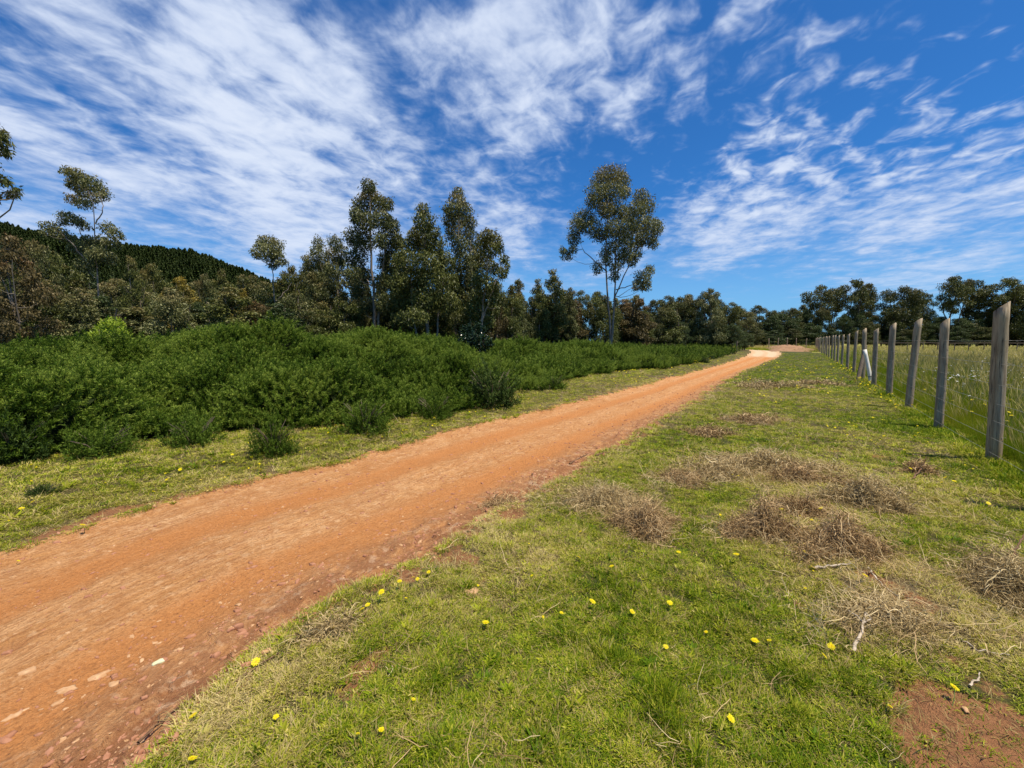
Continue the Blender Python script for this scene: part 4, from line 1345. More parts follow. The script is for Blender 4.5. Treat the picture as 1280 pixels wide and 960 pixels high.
WOOD = wood_mat('weathered_post_wood', (.22, .165, .105), (.42, .34, .235), (.13, .095, .065))
WOOD2 = wood_mat('dark_brace_wood', (.12, .09, .065), (.22, .17, .12), (.08, .065, .05))
WHITE = mat_simple('flaking_white_paint', (.80, .77, .68), (.62, .56, .45), 9, .6, .3, .004, .3, stretch=(1, 1, .3))
WIREM = mat_simple('galvanised_wire', (.16, .15, .13), (.28, .27, .24), 60, .5, .1, .001, .5)


def post_mesh(seed, H=1.95, r=.066, cut=.12):
    """round post with a slanting sawn top, checks and flats"""
    g = np.random.default_rng(seed)
    k, s = 16, 18
    th = np.arange(s) / s * 2 * math.pi
    zs = np.linspace(-.25, H, k)
    lob = 1 + .05 * np.sin(2 * th + g.random() * 6) + .035 * np.sin(3 * th + g.random() * 6)
    crack = g.integers(0, s, 2)
    lob[crack] -= .13
    V = []
    ox = oy = 0.0
    for i, z in enumerate(zs):
        ox += g.normal(0, .0025); oy += g.normal(0, .0025)
        rr = r * lob * (1.06 - .10 * i / k) * (1 + g.normal(0, .012, s))
        zz = np.full(s, z)
        if i == k - 1: zz = z - cut * (.5 - .5 * np.cos(th)) + g.normal(0, .003, s)
        if i == k - 2: zz = np.full(s, z - .05)
        zz = np.where((i == k - 2), np.minimum(zz, H - cut - .02), zz)
        V += [(ox + rr[j] * math.cos(th[j]), oy + rr[j] * math.sin(th[j]), zz[j]) for j in range(s)]
    F = []
    for i in range(k - 1):
        for j in range(s):
            F.append((i * s + j, i * s + (j + 1) % s, (i + 1) * s + (j + 1) % s, (i + 1) * s + j))
    top = (k - 1) * s
    for j in range(1, s - 1, 2):
        F.append((top, top + j, top + j + 1, top + (j + 2) % s if j + 2 < s else top))
    F = [f if len(set(f)) == 4 else (f[0], f[1], f[2], f[2]) for f in F]
    me = bpy.data.meshes.new('post')
    me.from_pydata(V, [], [tuple(dict.fromkeys(f)) for f in F])
    me.materials.append(WOOD)
    me.polygons.foreach_set('use_smooth', [i < (k - 1) * s for i in range(len(me.polygons))])
    me.update()
    return me


def build_fence():
    root_xy = FPTS[0]
    fence = empty('wire_fence', (root_xy[0], root_xy[1], 0))
    tag(fence, 'long fence of round grey slant-topped wooden posts and thin wires along the pasture', 'fence')
    d0 = FPTS[0] - FPTS[1]; d0 /= np.hypot(*d0)
    pts = [FPTS[0] + d0 * 2.05] + list(FPTS)
    # the row goes on, closer together in the picture, to the corner
    e = FPTS[-1]; step = (FPTS[-1] - FPTS[-2]); step = step / np.hypot(*step) * 2.6
    for i in range(1, 7): pts.append(e + step * i)
    # and a short cross run to the left at the corner
    corner = pts[-1]
    ncross = 0
    dirf = step / np.hypot(*step)
    perp = np.array((-dirf[1], dirf[0]))
    for i in range(1, 6):
        pts.append(corner + perp * 2.4 * i * .55 + dirf * .3 * i); ncross += 1
    ms = [post_mesh(40 + i) for i in range(7)]
    g = random.Random(4)
    tops = []
    # direction towards which the high side of the cut faces: away from the track
    fa = math.atan2(d0[1], d0[0]) + math.pi / 2
    for i, q in enumerate(pts):
        z = zat(*q)
        o = obj('post', ms[i % 7], fence, (q[0] - root_xy[0], q[1] - root_xy[1], z))
        cutdir = -.95 + g.uniform(-.45, .45)
        lean = Matrix.Rotation(-.085 if i == 1 else g.uniform(-.055, -.01), 3, 'Y') @ Matrix.Rotation(g.uniform(-.03, .03), 3, 'X') @ Matrix.Rotation(cutdir, 3, 'Z')
        o.rotation_euler = lean.to_euler()
        sx = g.uniform(.9, 1.06)
        o.scale = (sx, sx, g.uniform(.955, 1.03))
        tops.append(np.array((q[0], q[1], z)))
    rel = np.array((root_xy[0], root_xy[1], 0))
    # wires are stapled on the track side of the posts
    nn = np.array((-dirf[1], dirf[0], 0)); off = nn * .070
    for h in (1.50, 1.22, .97, .74, .53, .32, .14):
        path = []
        for i in range(len(tops) - ncross):
            a = tops[i]
            path.append(a - rel + off + (0, 0, h))
            if i < len(tops) - ncross - 1:
                b = tops[i + 1]
                path.append((a + b) / 2 - rel + off + (0, 0, h - .006))
        V, F = tube(np.array(path), np.full(len(path), .0019), 4)
        obj('wire', mk_mesh('wire', V, F, (WIREM,)), fence)
    # staple loops round the near posts
    for i in range(1, 5):
        pr = []
        for h in (1.50, 1.22, .97, .74, .53, .32):
            th = np.linspace(0, 2 * math.pi, 15)
            c = tops[i] - rel
            ring = np.stack([c[0] + .080 * np.cos(th), c[1] + .080 * np.sin(th), np.full(15, c[2] + h) + .004 * np.sin(th * 2)], 1)
            pr.append(tube(ring, np.full(15, .0016), 4))
        V, F = join(pr)
        tag(obj('wire_ties', mk_mesh('wire_ties', V, F, (WIREM,)), fence), kind='stuff')
    # diagonal brace next to the white stake
    a = G(1072, 475); b = P(1082, 432, FPTS[5][1] + .1)
    p = np.array([(a[0], a[1], zat(*a) - .05), (b[0], b[1], b[2])]) - rel
    V, F = tube(np.linspace(p[0], p[1], 6), np.linspace(.07, .06, 6), 10, 3, .1)
    obj('brace', mk_mesh('brace', V, F, (WOOD2,), smooth=True), fence)
    # white stake leaning on the fence
    a = G(1090, 479); tz = P(1081, 437, a[1] + .12)
    st = empty('white_stake', (a[0], a[1], zat(*a)))
    p0 = np.array((0, 0, -.03)); p1 = tz - np.array((a[0], a[1], zat(*a)))
    ax = nrmz(p1 - p0)
    s1 = nrmz(np.cross(ax, (0, 1., 0))); s2 = np.cross(ax, s1)
    w, t = .062, .03
    prof = [(-w, -t), (w, -t), (w * .8, t), (-w * .8, t)]
    V = []
    for zf in np.linspace(0, 1, 7):
        sc_ = 1 - .10 * zf
        for u, v in prof: V.append(p0 + (p1 - p0) * zf + s1 * u * sc_ + s2 * v)
    F = [(i * 4 + j, i * 4 + (j + 1) % 4, (i + 1) * 4 + (j + 1) % 4, (i + 1) * 4 + j) for i in range(6) for j in range(4)] + [(0, 1, 2, 3), (24, 25, 26, 27)]
    obj('board', mk_mesh('board', np.array(V), np.array(F), (WHITE,)), st)
    ring = [p0 + (p1 - p0) * .22 + s1 * u * 1.03 + s2 * v * 1.2 for u, v in prof]; ring2 = [q + ax * .025 for q in ring]
    V = np.array(ring + ring2); F = np.array([(j, (j + 1) % 4, 4 + (j + 1) % 4, 4 + j) for j in range(4)])
    obj('band', mk_mesh('band', V, F, (DBARK,)), st)
    tag(st, 'white painted wooden stake leaning against the fence', 'stake')


build_fence()


def small_fence(name, label, p0, p1, n, H, rail_h, mat, pr=.05, rr=.03, wires=()):
    p0, p1 = np.array(p0), np.array(p1)
    o = empty(name, (p0[0], p0[1], 0)); g = random.Random(len(label))
    base = np.array((p0[0], p0[1], 0.))
    pts = []
    for i in range(n):
        q = p0 + (p1 - p0) * (i / (n - 1)) + np.array((g.uniform(-.1, .1), g.uniform(-.1, .1)))
        z = zat(*q); h = H * g.uniform(.9, 1.1)
        V, F = tube(np.array([(0, 0, -.2), (0.01, 0, h * .5), (0, 0.02, h)]), [pr, pr * .95, pr * .85], 7, i, .2)
        obj('post', mk_mesh('post', V, F, (mat,)), o, (q[0] - p0[0], q[1] - p0[1], z))
        pts.append(np.array((q[0], q[1], z)))
    for hh, r_, nm in [(h, rr, 'rail') for h in rail_h] + [(h, .006, 'wire') for h in wires]:
        path = np.array([q - base + (0, 0, hh + g.uniform(-.03, .03)) for q in pts])
        V, F = tube(path, np.full(n, r_), 5)
        obj(nm, mk_mesh(nm, V, F, (mat if nm == 'rail' else WIREM,)), o)
    tag(o, label, 'fence')


a, b_ = P(1095, 431, 47), P(1330, 431, 47)
small_fence('pole_fence', 'low dark post and rail fence crossing the pasture behind the near fence', (a[0], a[1]), (b_[0], b_[1]), 13, 1.30, (1.25,), WOOD2, .05, .026, ())
a, b_ = G(800, 438.5), G(922, 437.5)
small_fence('paddock_fence', 'light stick and wire fence in front of the sandy clearing', a, b_, 15, 1.15, (), WOOD, .04, .02, (1.0, .6, .3))
a, b_ = G(921, 441), G(926, 433)
small_fence('gate_posts_fence', 'short run of grey posts at the left of the road end', a, b_, 5, 1.5, (1.2,), WOOD2, .07, .03)

# bare-earth bank and low hedge at the road end
def bank():
    g = np.random.default_rng(3)
    c = G(985, 437.3); n, m = 40, 18
    u = np.linspace(-1, 1, n); v = np.linspace(-1, 1, m)
    U, Vv = np.meshgrid(u, v, indexing='ij')
    L, W, H = 13.0, 3.2, 1.0
    a = math.radians(62)
    x = c[0] + U * L * math.cos(a) - Vv * W * math.sin(a); y = c[1] + U * L * math.sin(a) + Vv * W * math.cos(a)
    z = H * (1 - U ** 4).clip(0) * (1 - Vv ** 2).clip(0) ** .8 * (.7 + .3 * fbm(x, y, .6, 3, 5)) - .05
    V = np.stack([x.ravel(), y.ravel(), z.ravel()], 1) - (c[0], c[1], 0)
    i = np.arange(n - 1)[:, None]; j = np.arange(m - 1)[None]
    F = np.stack([i * m + j, (i + 1) * m + j, (i + 1) * m + j + 1, i * m + j + 1], -1).reshape(-1, 4)
    mm = mat_simple('earth_bank', (.20, .11, .06), (.38, .22, .12), 3, .95, .6, .05)
    tag(obj('earth_bank', mk_mesh('earth_bank', V, F, (mm,), smooth=True), None, (c[0], c[1], 0)), 'low bare brown earth bank right of the far end of the road', None, None, 'structure')


bank()

# ------------------------------------------------------------------ dead weed heaps
HAY = [leaf_attr_mat('dead_weeds_grey', [(0.0, (.17, .115, .045)), (0.45, (.47, .345, .16)), (1.0, (.76, .61, .35))], .1),
       leaf_attr_mat('dead_weeds_brown', [(0.0, (.13, .075, .030)), (0.45, (.41, .27, .125)), (1.0, (.68, .49, .26))], .1)]


HEAPS = []


def heap(px, py, wx, wy, h, mat, label, seed, n=900, rot=0.0, curl=1.0):
    HEAPS.append((px, py, wx, wy, rot))
    g = np.random.default_rng(seed)
    n = int(n * 3.0); h = h * 2.0
    c = G(px, py)
    k = 6
    a = g.random(n) * 6.283; q = np.sqrt(g.random(n))
    bx, by = np.cos(a) * q, np.sin(a) * q
    lob = .72 + .34 * np.sin(3 * a + seed) + .22 * np.sin(5 * a + 2 * seed) + .12 * np.sin(9 * a + seed)
    bx, by = bx * lob, by * lob
    top = h * np.maximum(0, 1 - q ** 1.3) * (.7 + .65 * np.sin(bx * 6 + seed) * np.cos(by * 5 + seed * .7))
    z = g.random(n) ** .7 * np.maximum(top, .012)
    p = np.stack([bx * wx, by * wy, z], 1)
    cr, sr = math.cos(rot), math.sin(rot)
    p = np.stack([p[:, 0] * cr - p[:, 1] * sr, p[:, 0] * sr + p[:, 1] * cr, p[:, 2]], 1)
    d = nrmz(np.stack([g.normal(0, 1, n), g.normal(0, 1, n), g.normal(.15, .40, n)], 1))
    Ln = g.uniform(.04, .20, n)
    pts = [p]
    for i in range(k - 1):
        d = nrmz(d + g.normal(0, .42 * curl, (n, 3)) + np.array((0, 0, -.10 * i)))
        pts.append(pts[-1] + d * (Ln / (k - 1))[:, None])
    pts = np.stack(pts, 1)
    pts[:, :, 2] = np.maximum(pts[:, :, 2], .006)
    gz = height((pts[:, :, 0] + c[0]).ravel(), (pts[:, :, 1] + c[1]).ravel()).reshape(n, k) - zat(*c)
    pts[:, :, 2] += gz
    side = nrmz(np.cross(d, g.normal(0, 1, (n, 3))))
    far = max(1.0, np.hypot(*c) / 4.0)
    V, F = ribbons(pts, side, (g.uniform(.0018, .0036, n) * np.where(g.random(n) < .05, 2.6, 1.0) * far)[:, None] * np.array((.8, 1, 1, 1, .8, .3))[None])
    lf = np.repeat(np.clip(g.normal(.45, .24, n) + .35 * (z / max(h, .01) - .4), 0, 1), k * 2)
    # dry seed clusters
    m = n // 2
    si = g.integers(0, n, m); ti = g.integers(2, k, m)
    sp = pts[si, ti]
    dd = nrmz(g.normal(0, 1, (m, 3))); s2 = nrmz(np.cross(dd, g.normal(0, 1, (m, 3))))
    ll = g.uniform(.008, .018, m) * far
    pp = np.stack([sp, sp + dd * (ll * .5)[:, None], sp + dd * ll[:, None]], 1)
    V2, F2 = ribbons(pp, s2, (ll * .6)[:, None] * np.array((.3, 1, .2))[None])
    V, F = join([(V, F), (V2, F2)])
    lf = np.concatenate([lf, np.repeat(np.clip(g.normal(.3, .2, m), 0, 1), 6)])
    o = obj('dead_weed_heap', mk_mesh('dead_weed_heap', V, F, (mat,), dict(leaf=lf)), None, (c[0], c[1], zat(*c)))
    tag(o, label, 'dead weeds', 'heaps of dead weeds on the mown verge')


heap(806, 662, .26, .24, .11, HAY[1], 'brown curled heap of dead weeds, closest to the road of the dense ones', 1, 1500, .3)
heap(752, 628, .50, .30, .09, HAY[0], 'pale loose heap of dead weeds beside the road edge, left of the brown curled one', 2, 1500)
heap(790, 640, .30, .16, .05, HAY[0], 'thin grey wisp of dead weeds joining the pale and the brown curled heap', 3, 500, .5)
heap(950, 668, .34, .22, .15, HAY[1], 'rounded rusty-brown heap of dead weeds in the middle of the verge', 4, 1700)
heap(1050, 690, .40, .24, .13, HAY[1], 'dark brown heap of dead weeds right of the rounded rusty one', 5, 1700, .4)
heap(1085, 630, .42, .30, .15, HAY[0], 'grey-brown heap of dead weeds, farthest right of the middle cluster', 6, 1700)
heap(955, 583, .75, .36, .12, HAY[0], 'long flat heap of dead weeds behind the middle cluster', 7, 1800, -.25)
heap(900, 592, .45, .34, .08, HAY[0], 'thin grey patch of dead weeds left of the long flat heap', 8, 1000)
heap(1005, 600, .50, .24, .08, HAY[1], 'low brown strip of dead weeds at the right end of the long flat heap', 9, 900, -.4)
heap(1275, 742, .34, .30, .15, HAY[0], 'ash-grey heap of dead weeds at the right border of the photo', 10, 1700)
heap(1100, 778, .36, .18, .05, HAY[0], 'flat straw-coloured wisp of dead weeds near the bare soil', 11, 700, .1, .5)
heap(850, 600, .35, .3, .05, HAY[1], 'thin brown scatter of dead weeds near the road edge, behind the pale heap', 12, 500)
heap(940, 527, .55, .40, .12, HAY[1], 'small dark heap of dead weeds farther along the verge, right one', 13, 600)
heap(885, 543, .42, .35, .10, HAY[1], 'small dark heap of dead weeds farther along the verge, left one', 14, 600)
heap(962, 484, 1.5, .9, .14, HAY[0], 'pale streak of dead weeds far along the verge', 15, 900)
heap(1020, 480, 1.0, .7, .10, HAY[0], 'faint pale wisp of dead weeds far along the verge, nearer the fence', 16, 500)
heap(1148, 590, .16, .12, .10, HAY[1], 'small twiggy tuft of dead weeds left of the nearest fence post', 17, 400)
heap(625, 625, .22, .14, .02, HAY[1], 'flat scrap of dead weeds lying on the road near its right edge', 18, 260, .4)
heap(1000, 640, .28, .22, .06, HAY[1], 'loose brown tangle of dead weeds between the rounded and the dark heap', 19, 700)
heap(410, 795, .16, .06, .025, HAY[0], 'pale scrap of dead weeds on the crumbling road edge', 20, 300, .6)


def litter():
    """loose dead stems strewn between and around the heaps"""
    var = []
    for v in range(5):
        g = np.random.default_rng(700 + v)
        n, k = 16, 5
        p = np.stack([g.normal(0, .05, n), g.normal(0, .05, n), g.uniform(.008, .035, n)], 1)
        d = nrmz(np.stack([g.normal(0, 1, n), g.normal(0, 1, n), g.normal(.05, .2, n)], 1)); Ln = g.uniform(.04, .16, n)
        pts = [p]
        for i in range(k - 1):
            d = nrmz(d + g.normal(0, .35, (n, 3)) + np.array((0, 0, -.1)))
            pts.append(pts[-1] + d * (Ln / (k - 1))[:, None])
        pts = np.stack(pts, 1); pts[:, :, 2] = np.maximum(pts[:, :, 2], .012)
        V, F = ribbons(pts, nrmz(np.cross(d, g.normal(0, 1, (n, 3)))), np.tile(np.array((.0015, .0022, .0022, .0018, .001)), (n, 1)))
        var.append(mk_mesh('litter_%d' % v, V, F, (HAY[v % 2],), dict(leaf=np.repeat(np.clip(g.normal(.5, .22, n), 0, 1), k * 2))))
    g = np.random.default_rng(71)
    P_ = []
    for (px, py, wx, wy, rot) in HEAPS[:13]:
        c = G(px, py); m = int(48 * (wx + wy) / .6)
        a = g.normal(0, wx * .62, m); b = g.normal(0, wy * .7, m)
        P_.append(np.stack([c[0] + a * math.cos(rot) - b * math.sin(rot), c[1] + a * math.sin(rot) + b * math.cos(rot)], 1))
    x, y, r = scatter(5000, 1.3, 14, 1.2, -20, 56, 72)
    f = fields(x, y)
    k = (f['inner'] < -.05) & (f['df'] < -.1) & (r.random(len(x)) < .03 + .28 * (f['dry'] - .4).clip(0))
    P_.append(np.stack([x[k], y[k]], 1))
    p = np.concatenate(P_); n = len(p)
    s = g.uniform(.6, 1.3, n) * (1 + .05 * np.hypot(p[:, 0], p[:, 1]))
    gn_stuff('dead_stem_litter', np.stack([p[:, 0], p[:, 1], height(p[:, 0], p[:, 1])], 1), np.stack([g.normal(0, .1, n), g.normal(0, .1, n), g.random(n) * 6.28], 1), np.stack([s, s, s], 1), g.integers(0, 5, n), g.random(n), var, 'loose dead stems strewn between the weed heaps on the mown verge')


litter()


# ------------------------------------------------------------------ sticks, stones, leaf litter
STICKM = mat_simple('bleached_stick', (.34, .27, .19), (.55, .46, .35), 40, .85, .4, .003, .2)
DSTICK = mat_simple('dark_stick', (.09, .050, .028), (.22, .125, .07), 30, .9, .4, .003, .2)


def stick(pix, r, mat, label, lift=(0.01,), forks=(), seed=0, name='stick'):
    g = np.random.default_rng(seed)
    pts = []
    for i, (px, py) in enumerate(pix):
        z = lift[min(i, len(lift) - 1)]
        q = G(px, py, z * .9)
        pts.append((q[0], q[1], zat(*q) + z))
    o0 = np.array(pts[0])
    rr = np.array(pts) - o0
    d = np.r_[0, np.cumsum(np.linalg.norm(np.diff(rr, axis=0), axis=1))]
    t = np.linspace(0, d[-1], 12)
    path = np.stack([np.interp(t, d, rr[:, i]) for i in range(3)], 1)
    path[1:-1] += g.normal(0, .004, (10, 3))
    parts = [tube(path, np.linspace(r, r * .45, 12), 6, seed, .3)]
    for (i, dx, dy, dz) in forks:
        s = path[i]
        parts.append(tube(wobble(s, s + np.array((dx, dy, dz)), 6, .006, g), np.linspace(r * .6, r * .2, 6), 5))
    V, F = join(parts)
    tag(obj(name, mk_mesh(name, V, F, (mat,), smooth=True), None, o0), label, 'stick')


stick([(1067, 815), (1078, 790), (1082, 770)], .009, STICKM, 'pale forked stick standing out of the flat straw wisp', (.01, .03, .07), ((8, .05, .05, .03), (9, -.04, .05, .03), (7, .06, .02, .01)), 1)
stick([(1085, 715), (1105, 738), (1135, 758)], .006, STICKM, 'long thin stick right of the dark brown weed heap', (.02, .015, .01), (), 2)
stick([(1140, 598), (1153, 585), (1158, 572)], .010, DSTICK, 'dark crooked twig rising beside the nearest fence post', (.02, .08, .20), ((9, .06, 0, .05), (7, -.10, -.05, .02)), 3)
stick([(1018, 715), (1045, 712), (1063, 711)], .008, STICKM, 'short whitish stick under the dark brown weed heap', (.02, .02, .015), (), 4)
stick([(172, 922), (215, 884), (250, 857)], .006, DSTICK, 'dark bark strip lying on the lower road edge', (.01, .012, .01), ((4, -.03, .05, .0),), 5, 'bark_strip')
stick([(1200, 800), (1222, 815), (1262, 822)], .004, STICKM, 'thin straw stalk above the bare soil at lower right', (.01,), (), 6)
stick([(1212, 858), (1222, 848), (1225, 840)], .005, STICKM, 'short pale twig at the edge of the bare soil', (.01,), (), 7)
stick([(1262, 705), (1272, 690), (1280, 672)], .008, DSTICK, 'dark twig poking up from the ash-grey heap', (.08, .13, .18), ((8, .05, .02, .03),), 8)
stick([(270, 868), (330, 830), (352, 818)], .006, DSTICK, 'thin dark root along the lower road edge', (.006,), (), 9)
stick([(712, 575), (724, 571), (735, 567)], .010, DSTICK, 'small dark twig on the road edge at mid distance', (.01,), (), 10)
stick([(745, 571), (752, 568), (762, 566)], .012, DSTICK, 'small dark clod-like twig just inside the turf at mid distance', (.012,), (), 11)

STONE = mat_simple('crust_stone', (.38, .20, .09), (.57, .36, .20), 30, .95, .7, .006, .1)
LICHEN = mat_simple('pale_lichen_stone', (.50, .50, .28), (.66, .64, .42), 60, .95, .7, .004, .1)
DSTONE = mat_simple('red_stone', (.30, .13, .07), (.44, .22, .13), 30, .95, .6, .006, .1)


def stone_geo(seed, flat=.25, n1=7, n2=12):
    g = np.random.default_rng(seed)
    V = []
    rad = g.uniform(.62, 1.25, n2)
    for i in range(n1):
        el = -math.pi / 2 + math.pi * i / (n1 - 1)
        for j in range(n2):
            a = 2 * math.pi * j / n2
            rr = rad[j]
            c = max(0, math.cos(el)) ** .45
            V.append((rr * c * math.cos(a), rr * c * math.sin(a) * .55, flat * math.sin(el) + g.normal(0, .03) * flat))
    F = [(i * n2 + j, i * n2 + (j + 1) % n2, (i + 1) * n2 + (j + 1) % n2, (i + 1) * n2 + j) for i in range(n1 - 1) for j in range(n2)]
    return np.array(V), np.array(F)


SG = [mk_mesh('stone', *stone_geo(s, .26), (STONE,)) for s in range(5)]
SR = [mk_mesh('stone', *stone_geo(s + 9, .55), (DSTONE,)) for s in range(3)]
SL = mk_mesh('stone', *stone_geo(22, .28), (LICHEN,))


def stone(px, py, r, me, label, rz=.6, dz=.0, group=None):
    q = G(px, py)
    o = obj('stone', me, None, (q[0], q[1], zat(*q) + dz - (.10 * r if r > .028 else 0))); o.scale = (r, r, r); o.rotation_euler = (.06, -.05, rz)
    tag(o, label, 'stone', group)


stone(200, 817, .030, SL, 'pale yellowish lichen-covered stone on the lower road shoulder', .8, .005)
stone(222, 802, .022, SG[1], 'small pale stone just above the yellowish one', .3)
stone(122, 830, .045, SG[0], 'long flat crust plate left of the star-shaped one', .9)
stone(142, 841, .038, SG[2], 'flat star-shaped crust plate on the lower road shoulder', .1)
stone(32, 830, .045, SG[3], 'flat pale crust plate nearest the left border', .6)
stone(80, 848, .040, SG[4], 'broken flat crust plate left of the long one', .2)
stone(72, 862, .024, SG[0], 'small crust chip below the broken plate', 1.1)
stone(12, 882, .032, SG[1], 'thin crust plate at the left border of the photo', .9)
stone(382, 771, .020, SR[0], 'small square reddish stone above the crumbling road edge', .2, .008)
stone(342, 788, .014, SR[1], 'tiny dark red stone left of the square one', .2, .006)
stone(333, 818, .030, SG[3], 'pinkish stone on the crumbling road edge beside a yellow flower', .4, .006)
stone(180, 865, .016, SR[2], 'tiny dark stone in the middle of the lower shoulder', .4, .004)
stone(590, 738, .060, SG[2], 'flat pale clod on the turf right of the road', .4, .0)
stone(458, 877, .050, SG[4], 'flat pinkish clod in the turf near the bottom', .9, .0)
stone(1207, 888, .020, SG[3], 'curled dry leaf-like chip on the bare soil at lower right', .9, .008)


def crust_and_gravel():
    var = SG[:4] + SR
    x, y, g = scatter(110000, 1.2, 24, 1.35, -60, 42, 99)
    f = fields(x, y)
    # grit on the shoulder; extra dark stones along the edges stand in for overhang shadows
    w = np.exp(-((f['inner'] - .3) / .3) ** 2) * (f['lat'] > .6) + .16 + .5 * np.exp(-(f['inner'] / .12) ** 2)
    cl = sstep(-.2, .5, fbm(x, y, 3, 3, 44))
    keep = (f['inner'] > -.03) & (g.random(len(x)) < w * (.25 + cl))
    x, y = x[keep], y[keep]; n = len(x); r = f['r'][keep]
    z = height(x, y)
    s = np.exp(g.normal(-5.0, .55, n)) * (1 + .06 * r) * (1 + .5 * (f['inner'][keep] < .12))
    s = np.minimum(s, .026)
    rot = np.stack([g.normal(0, .15, n), g.normal(0, .15, n), g.random(n) * 6.28], 1)
    gn_stuff('gravel', np.stack([x, y, z - .15 * s], 1), rot, np.stack([s, s, s * g.uniform(.7, 1.4, n)], 1), np.where(g.random(n) < .7, g.integers(4, 7, n), g.integers(0, 4, n)), g.random(n), var, 'loose grit and crust chips on the dirt road, with dark stones as edge shade')


crust_and_gravel()

# ------------------------------------------------------------------ flowers
YEL = NB('yellow_petals'); YEL = YEL.bsdf(YEL.mix(YEL.attr('leaf'), (.80, .70, .01), (.85, .56, .01)), .5, None, .2, .25)
STEMM = NB('flower_stem'); STEMM = STEMM.bsdf((.12, .18, .04), .6)
WHP = NB('white_petals'); WHP = WHP.bsdf((.78, .78, .74), .5, None, .2, .2)


def flower_mesh(name, seed, pet, H=.075, R=.016, stem_r=.0013):
    g = np.random.default_rng(seed)
    V, F, mi, lf = [], [], [], []
    lean = g.normal(0, .012, 2)
    sv, sf = tube(np.array([(0, 0, -.01), (lean[0] * .4, lean[1] * .4, H * .5), (lean[0], lean[1], H)]), [stem_r * 1.2, stem_r, stem_r * .9], 4)
    V = [tuple(v) for v in sv]; F = [tuple(f) for f in sf]; mi = [1] * len(F); lf = [0] * len(V)
    tn = g.normal(0, .28, 2)
    for ring, (n, rr, zz) in enumerate(((13, 1.0, .0), (11, .72, .0022), (7, .4, .004))):
        for i in range(n):
            a = (i + .5 * ring) / n * 2 * math.pi + g.normal(0, .05); r = R * rr * g.uniform(.88, 1.08)
            w = math.pi / n * .85
            q = []
            for (da, fr, up) in ((0, .1, 0), (-w, .65, .0012), (-w * .6, 1, .002), (w * .6, 1, .002), (w, .65, .0012)):
                x, y = r * fr * math.cos(a + da), r * fr * math.sin(a + da)
                q.append((lean[0] + x, lean[1] + y, H + zz + up + x * tn[0] + y * tn[1]))
            b = len(V); V += q; F.append(tuple(range(b, b + 5))); mi.append(0); lf += [ring * .35] * 5
    me = bpy.data.meshes.new(name); me.from_pydata(V, [], F)
    me.materials.append(pet); me.materials.append(STEMM)
    me.polygons.foreach_set('material_index', mi)
    a = me.attributes.new('leaf', 'FLOAT', 'POINT'); a.data.foreach_set('value', np.array(lf, np.float32))
    me.update(); return me


FM = [flower_mesh('yellow_flower', s, YEL, h) for s, h in ((1, .06), (2, .075), (3, .09), (4, .05))] + [flower_mesh('yellow_flower', 5, YEL, .06, .011), flower_mesh('yellow_flower', 6, YEL, .045, .0075)]
NEAR = [(243, 886), (237, 939), (453, 914), (467, 905), (343, 885), (320, 817), (411, 790), (461, 752), (456, 758), (472, 747), (523, 722), (522, 713), (508, 741), (494, 733), (536, 705), (530, 708), (512, 858), (910, 882), (837, 800), (742, 752),
        (945, 793), (966, 798), (1044, 798), (1028, 811), (839, 744), (699, 759), (672, 765), (1105, 868), (910, 697), (999, 680), (1011, 707), (1003, 730), (1022, 629), (1010, 636), (1016, 649), (1023, 652), (979, 635), (887, 617), (802, 628), (926, 637),
        (1076, 718), (887, 783), (789, 758), (605, 772), (718, 696), (658, 679), (689, 640), (726, 663), (855, 621), (954, 575), (993, 666), (1012, 712), (1006, 690), (1030, 665), (1024, 640), (935, 612), (900, 640), (850, 690), (760, 710), (1000, 640),
        (147, 571), (375, 568), (40, 610), (2, 633), (18, 690), (27, 640), (42, 636), (105, 655)]


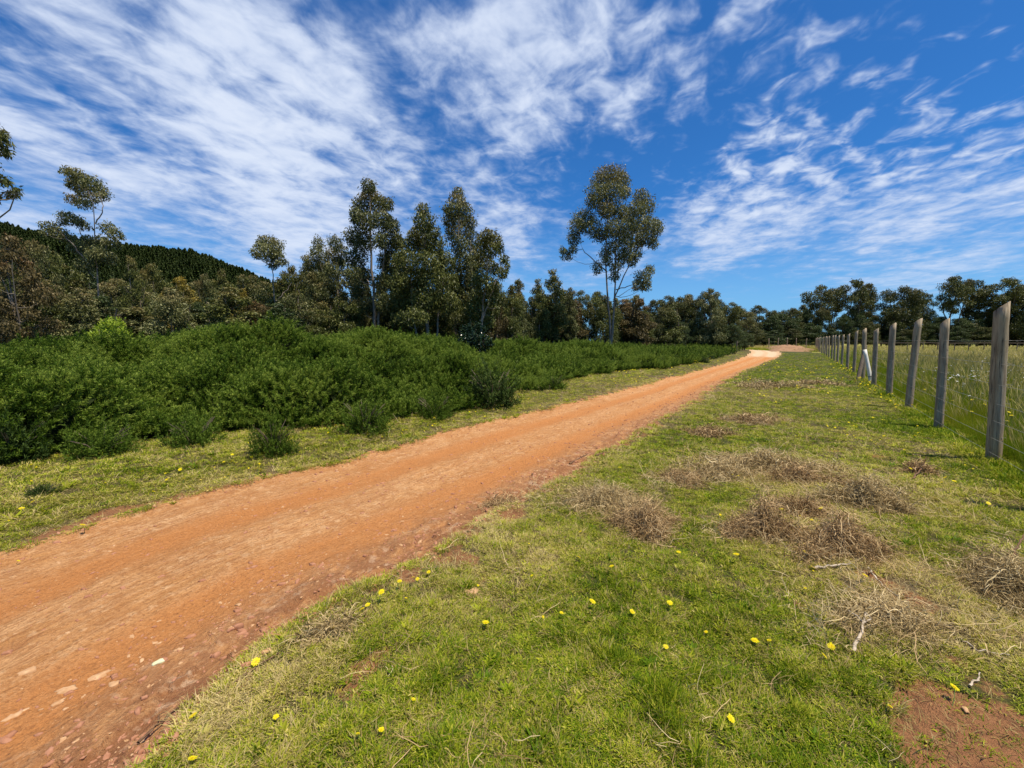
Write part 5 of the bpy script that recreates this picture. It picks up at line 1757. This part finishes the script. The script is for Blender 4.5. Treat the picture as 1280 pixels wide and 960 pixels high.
def build_flowers():
    g = random.Random(12)
    cand = []
    for (px, py) in NEAR:
        if py > 600 or px < 400: cand.append(tuple(G(px, py, .06)))
    n0 = len(cand)
    x, y, r = scatter(60000, 2.4, 34, 1.0, -58, 50, 321)
    f = fields(x, y)
    cl = sstep(.05, .75, fbm(x, y, .9, 3, 60)) * (.4 + .6 * sstep(-.2, .6, fbm(x, y, 3.5, 2, 61)))
    dens = np.where(f['left'], .22, .05 + .26 * sstep(3.5, 9, f['r'])) * cl
    dens = dens + .10 * np.exp(-((f['df'] + .25) / .35) ** 2) * (f['r'] > 5)
    keep = (f['inner'] < -.04) & (f['df'] < .3) & (f['dt'] > .05) & (r.random(len(x)) < dens)
    x, y = x[keep], y[keep]
    d = np.hypot(x, y); o = np.argsort(d); x, y = x[o], y[o]
    k = 300 - n0
    both = list(cand) + list(zip(x[:k], y[:k]))
    for i, (a, b) in enumerate(both):
        q = fields(np.array([a]), np.array([b]))
        left = bool(q['left'][0])
        m = obj('yellow_flower', FM[g.randrange(6)], None, (a, b, zat(a, b)))
        s = g.uniform(.75, 1.2)
        m.scale = (s, s, s * g.uniform(.5, .8)); m.rotation_euler = (g.uniform(-.4, .4), g.uniform(-.4, .4), g.random() * 6.28)
        if left: tag(m, 'small yellow flower in the dry grass strip between road and thicket', 'flower', 'yellow flowers left of the road')
        else: tag(m, 'small yellow flower in the mown turf between road and fence', 'flower', 'yellow flowers right of the road')
    x, y = x[k:], y[k:]
    n = len(x); r2 = np.hypot(x, y)
    s = 1.0 + .06 * (r2 - 8).clip(0)
    gg = np.random.default_rng(2)
    gn_stuff('distant_yellow_flowers', np.stack([x, y, height(x, y)], 1), np.stack([gg.normal(0, .25, n), gg.normal(0, .25, n), gg.random(n) * 6], 1), np.stack([s, s, s * .9], 1), gg.integers(0, 4, n), gg.random(n), FM, 'yellow flowers dotting the far turf on both sides of the road')
    # pasture flowers: white daisies in a drift, yellow ones near the fence
    W = [flower_mesh('white_flower', 11, WHP, .72, .015, .002), flower_mesh('white_flower', 12, WHP, .64, .013, .002), flower_mesh('tall_yellow_flower', 13, YEL, .45, .018, .002)]
    px = gg.normal(1228, 22, 170); py = gg.normal(461, 5.5, 170)
    pts = [G(a, max(445, b), .75) for a, b in zip(px, py)]
    px = gg.uniform(1110, 1280, 130); py = gg.uniform(446, 520, 130)
    pts += [G(a, b, .5) for a, b in zip(px, py)]
    pts = np.array(pts); ff = fields(pts[:, 0], pts[:, 1]); ok = ff['df'] > .2
    idx = np.concatenate([gg.integers(0, 2, 170), np.where(gg.random(130) < .55, 2, gg.integers(0, 2, 130))])[ok]
    pts = pts[ok]; n = len(pts); s = .9 + .025 * np.hypot(pts[:, 0], pts[:, 1])
    gn_stuff('pasture_flowers', np.stack([pts[:, 0], pts[:, 1], height(pts[:, 0], pts[:, 1])], 1), np.stack([gg.normal(0, .2, n), gg.normal(0, .2, n), gg.random(n) * 6], 1), np.stack([s, s, np.ones(n) * gg.uniform(.85, 1.1, n)], 1), idx, gg.random(n), W, 'white daisies and yellow flowers among the tall pasture grass')


build_flowers()
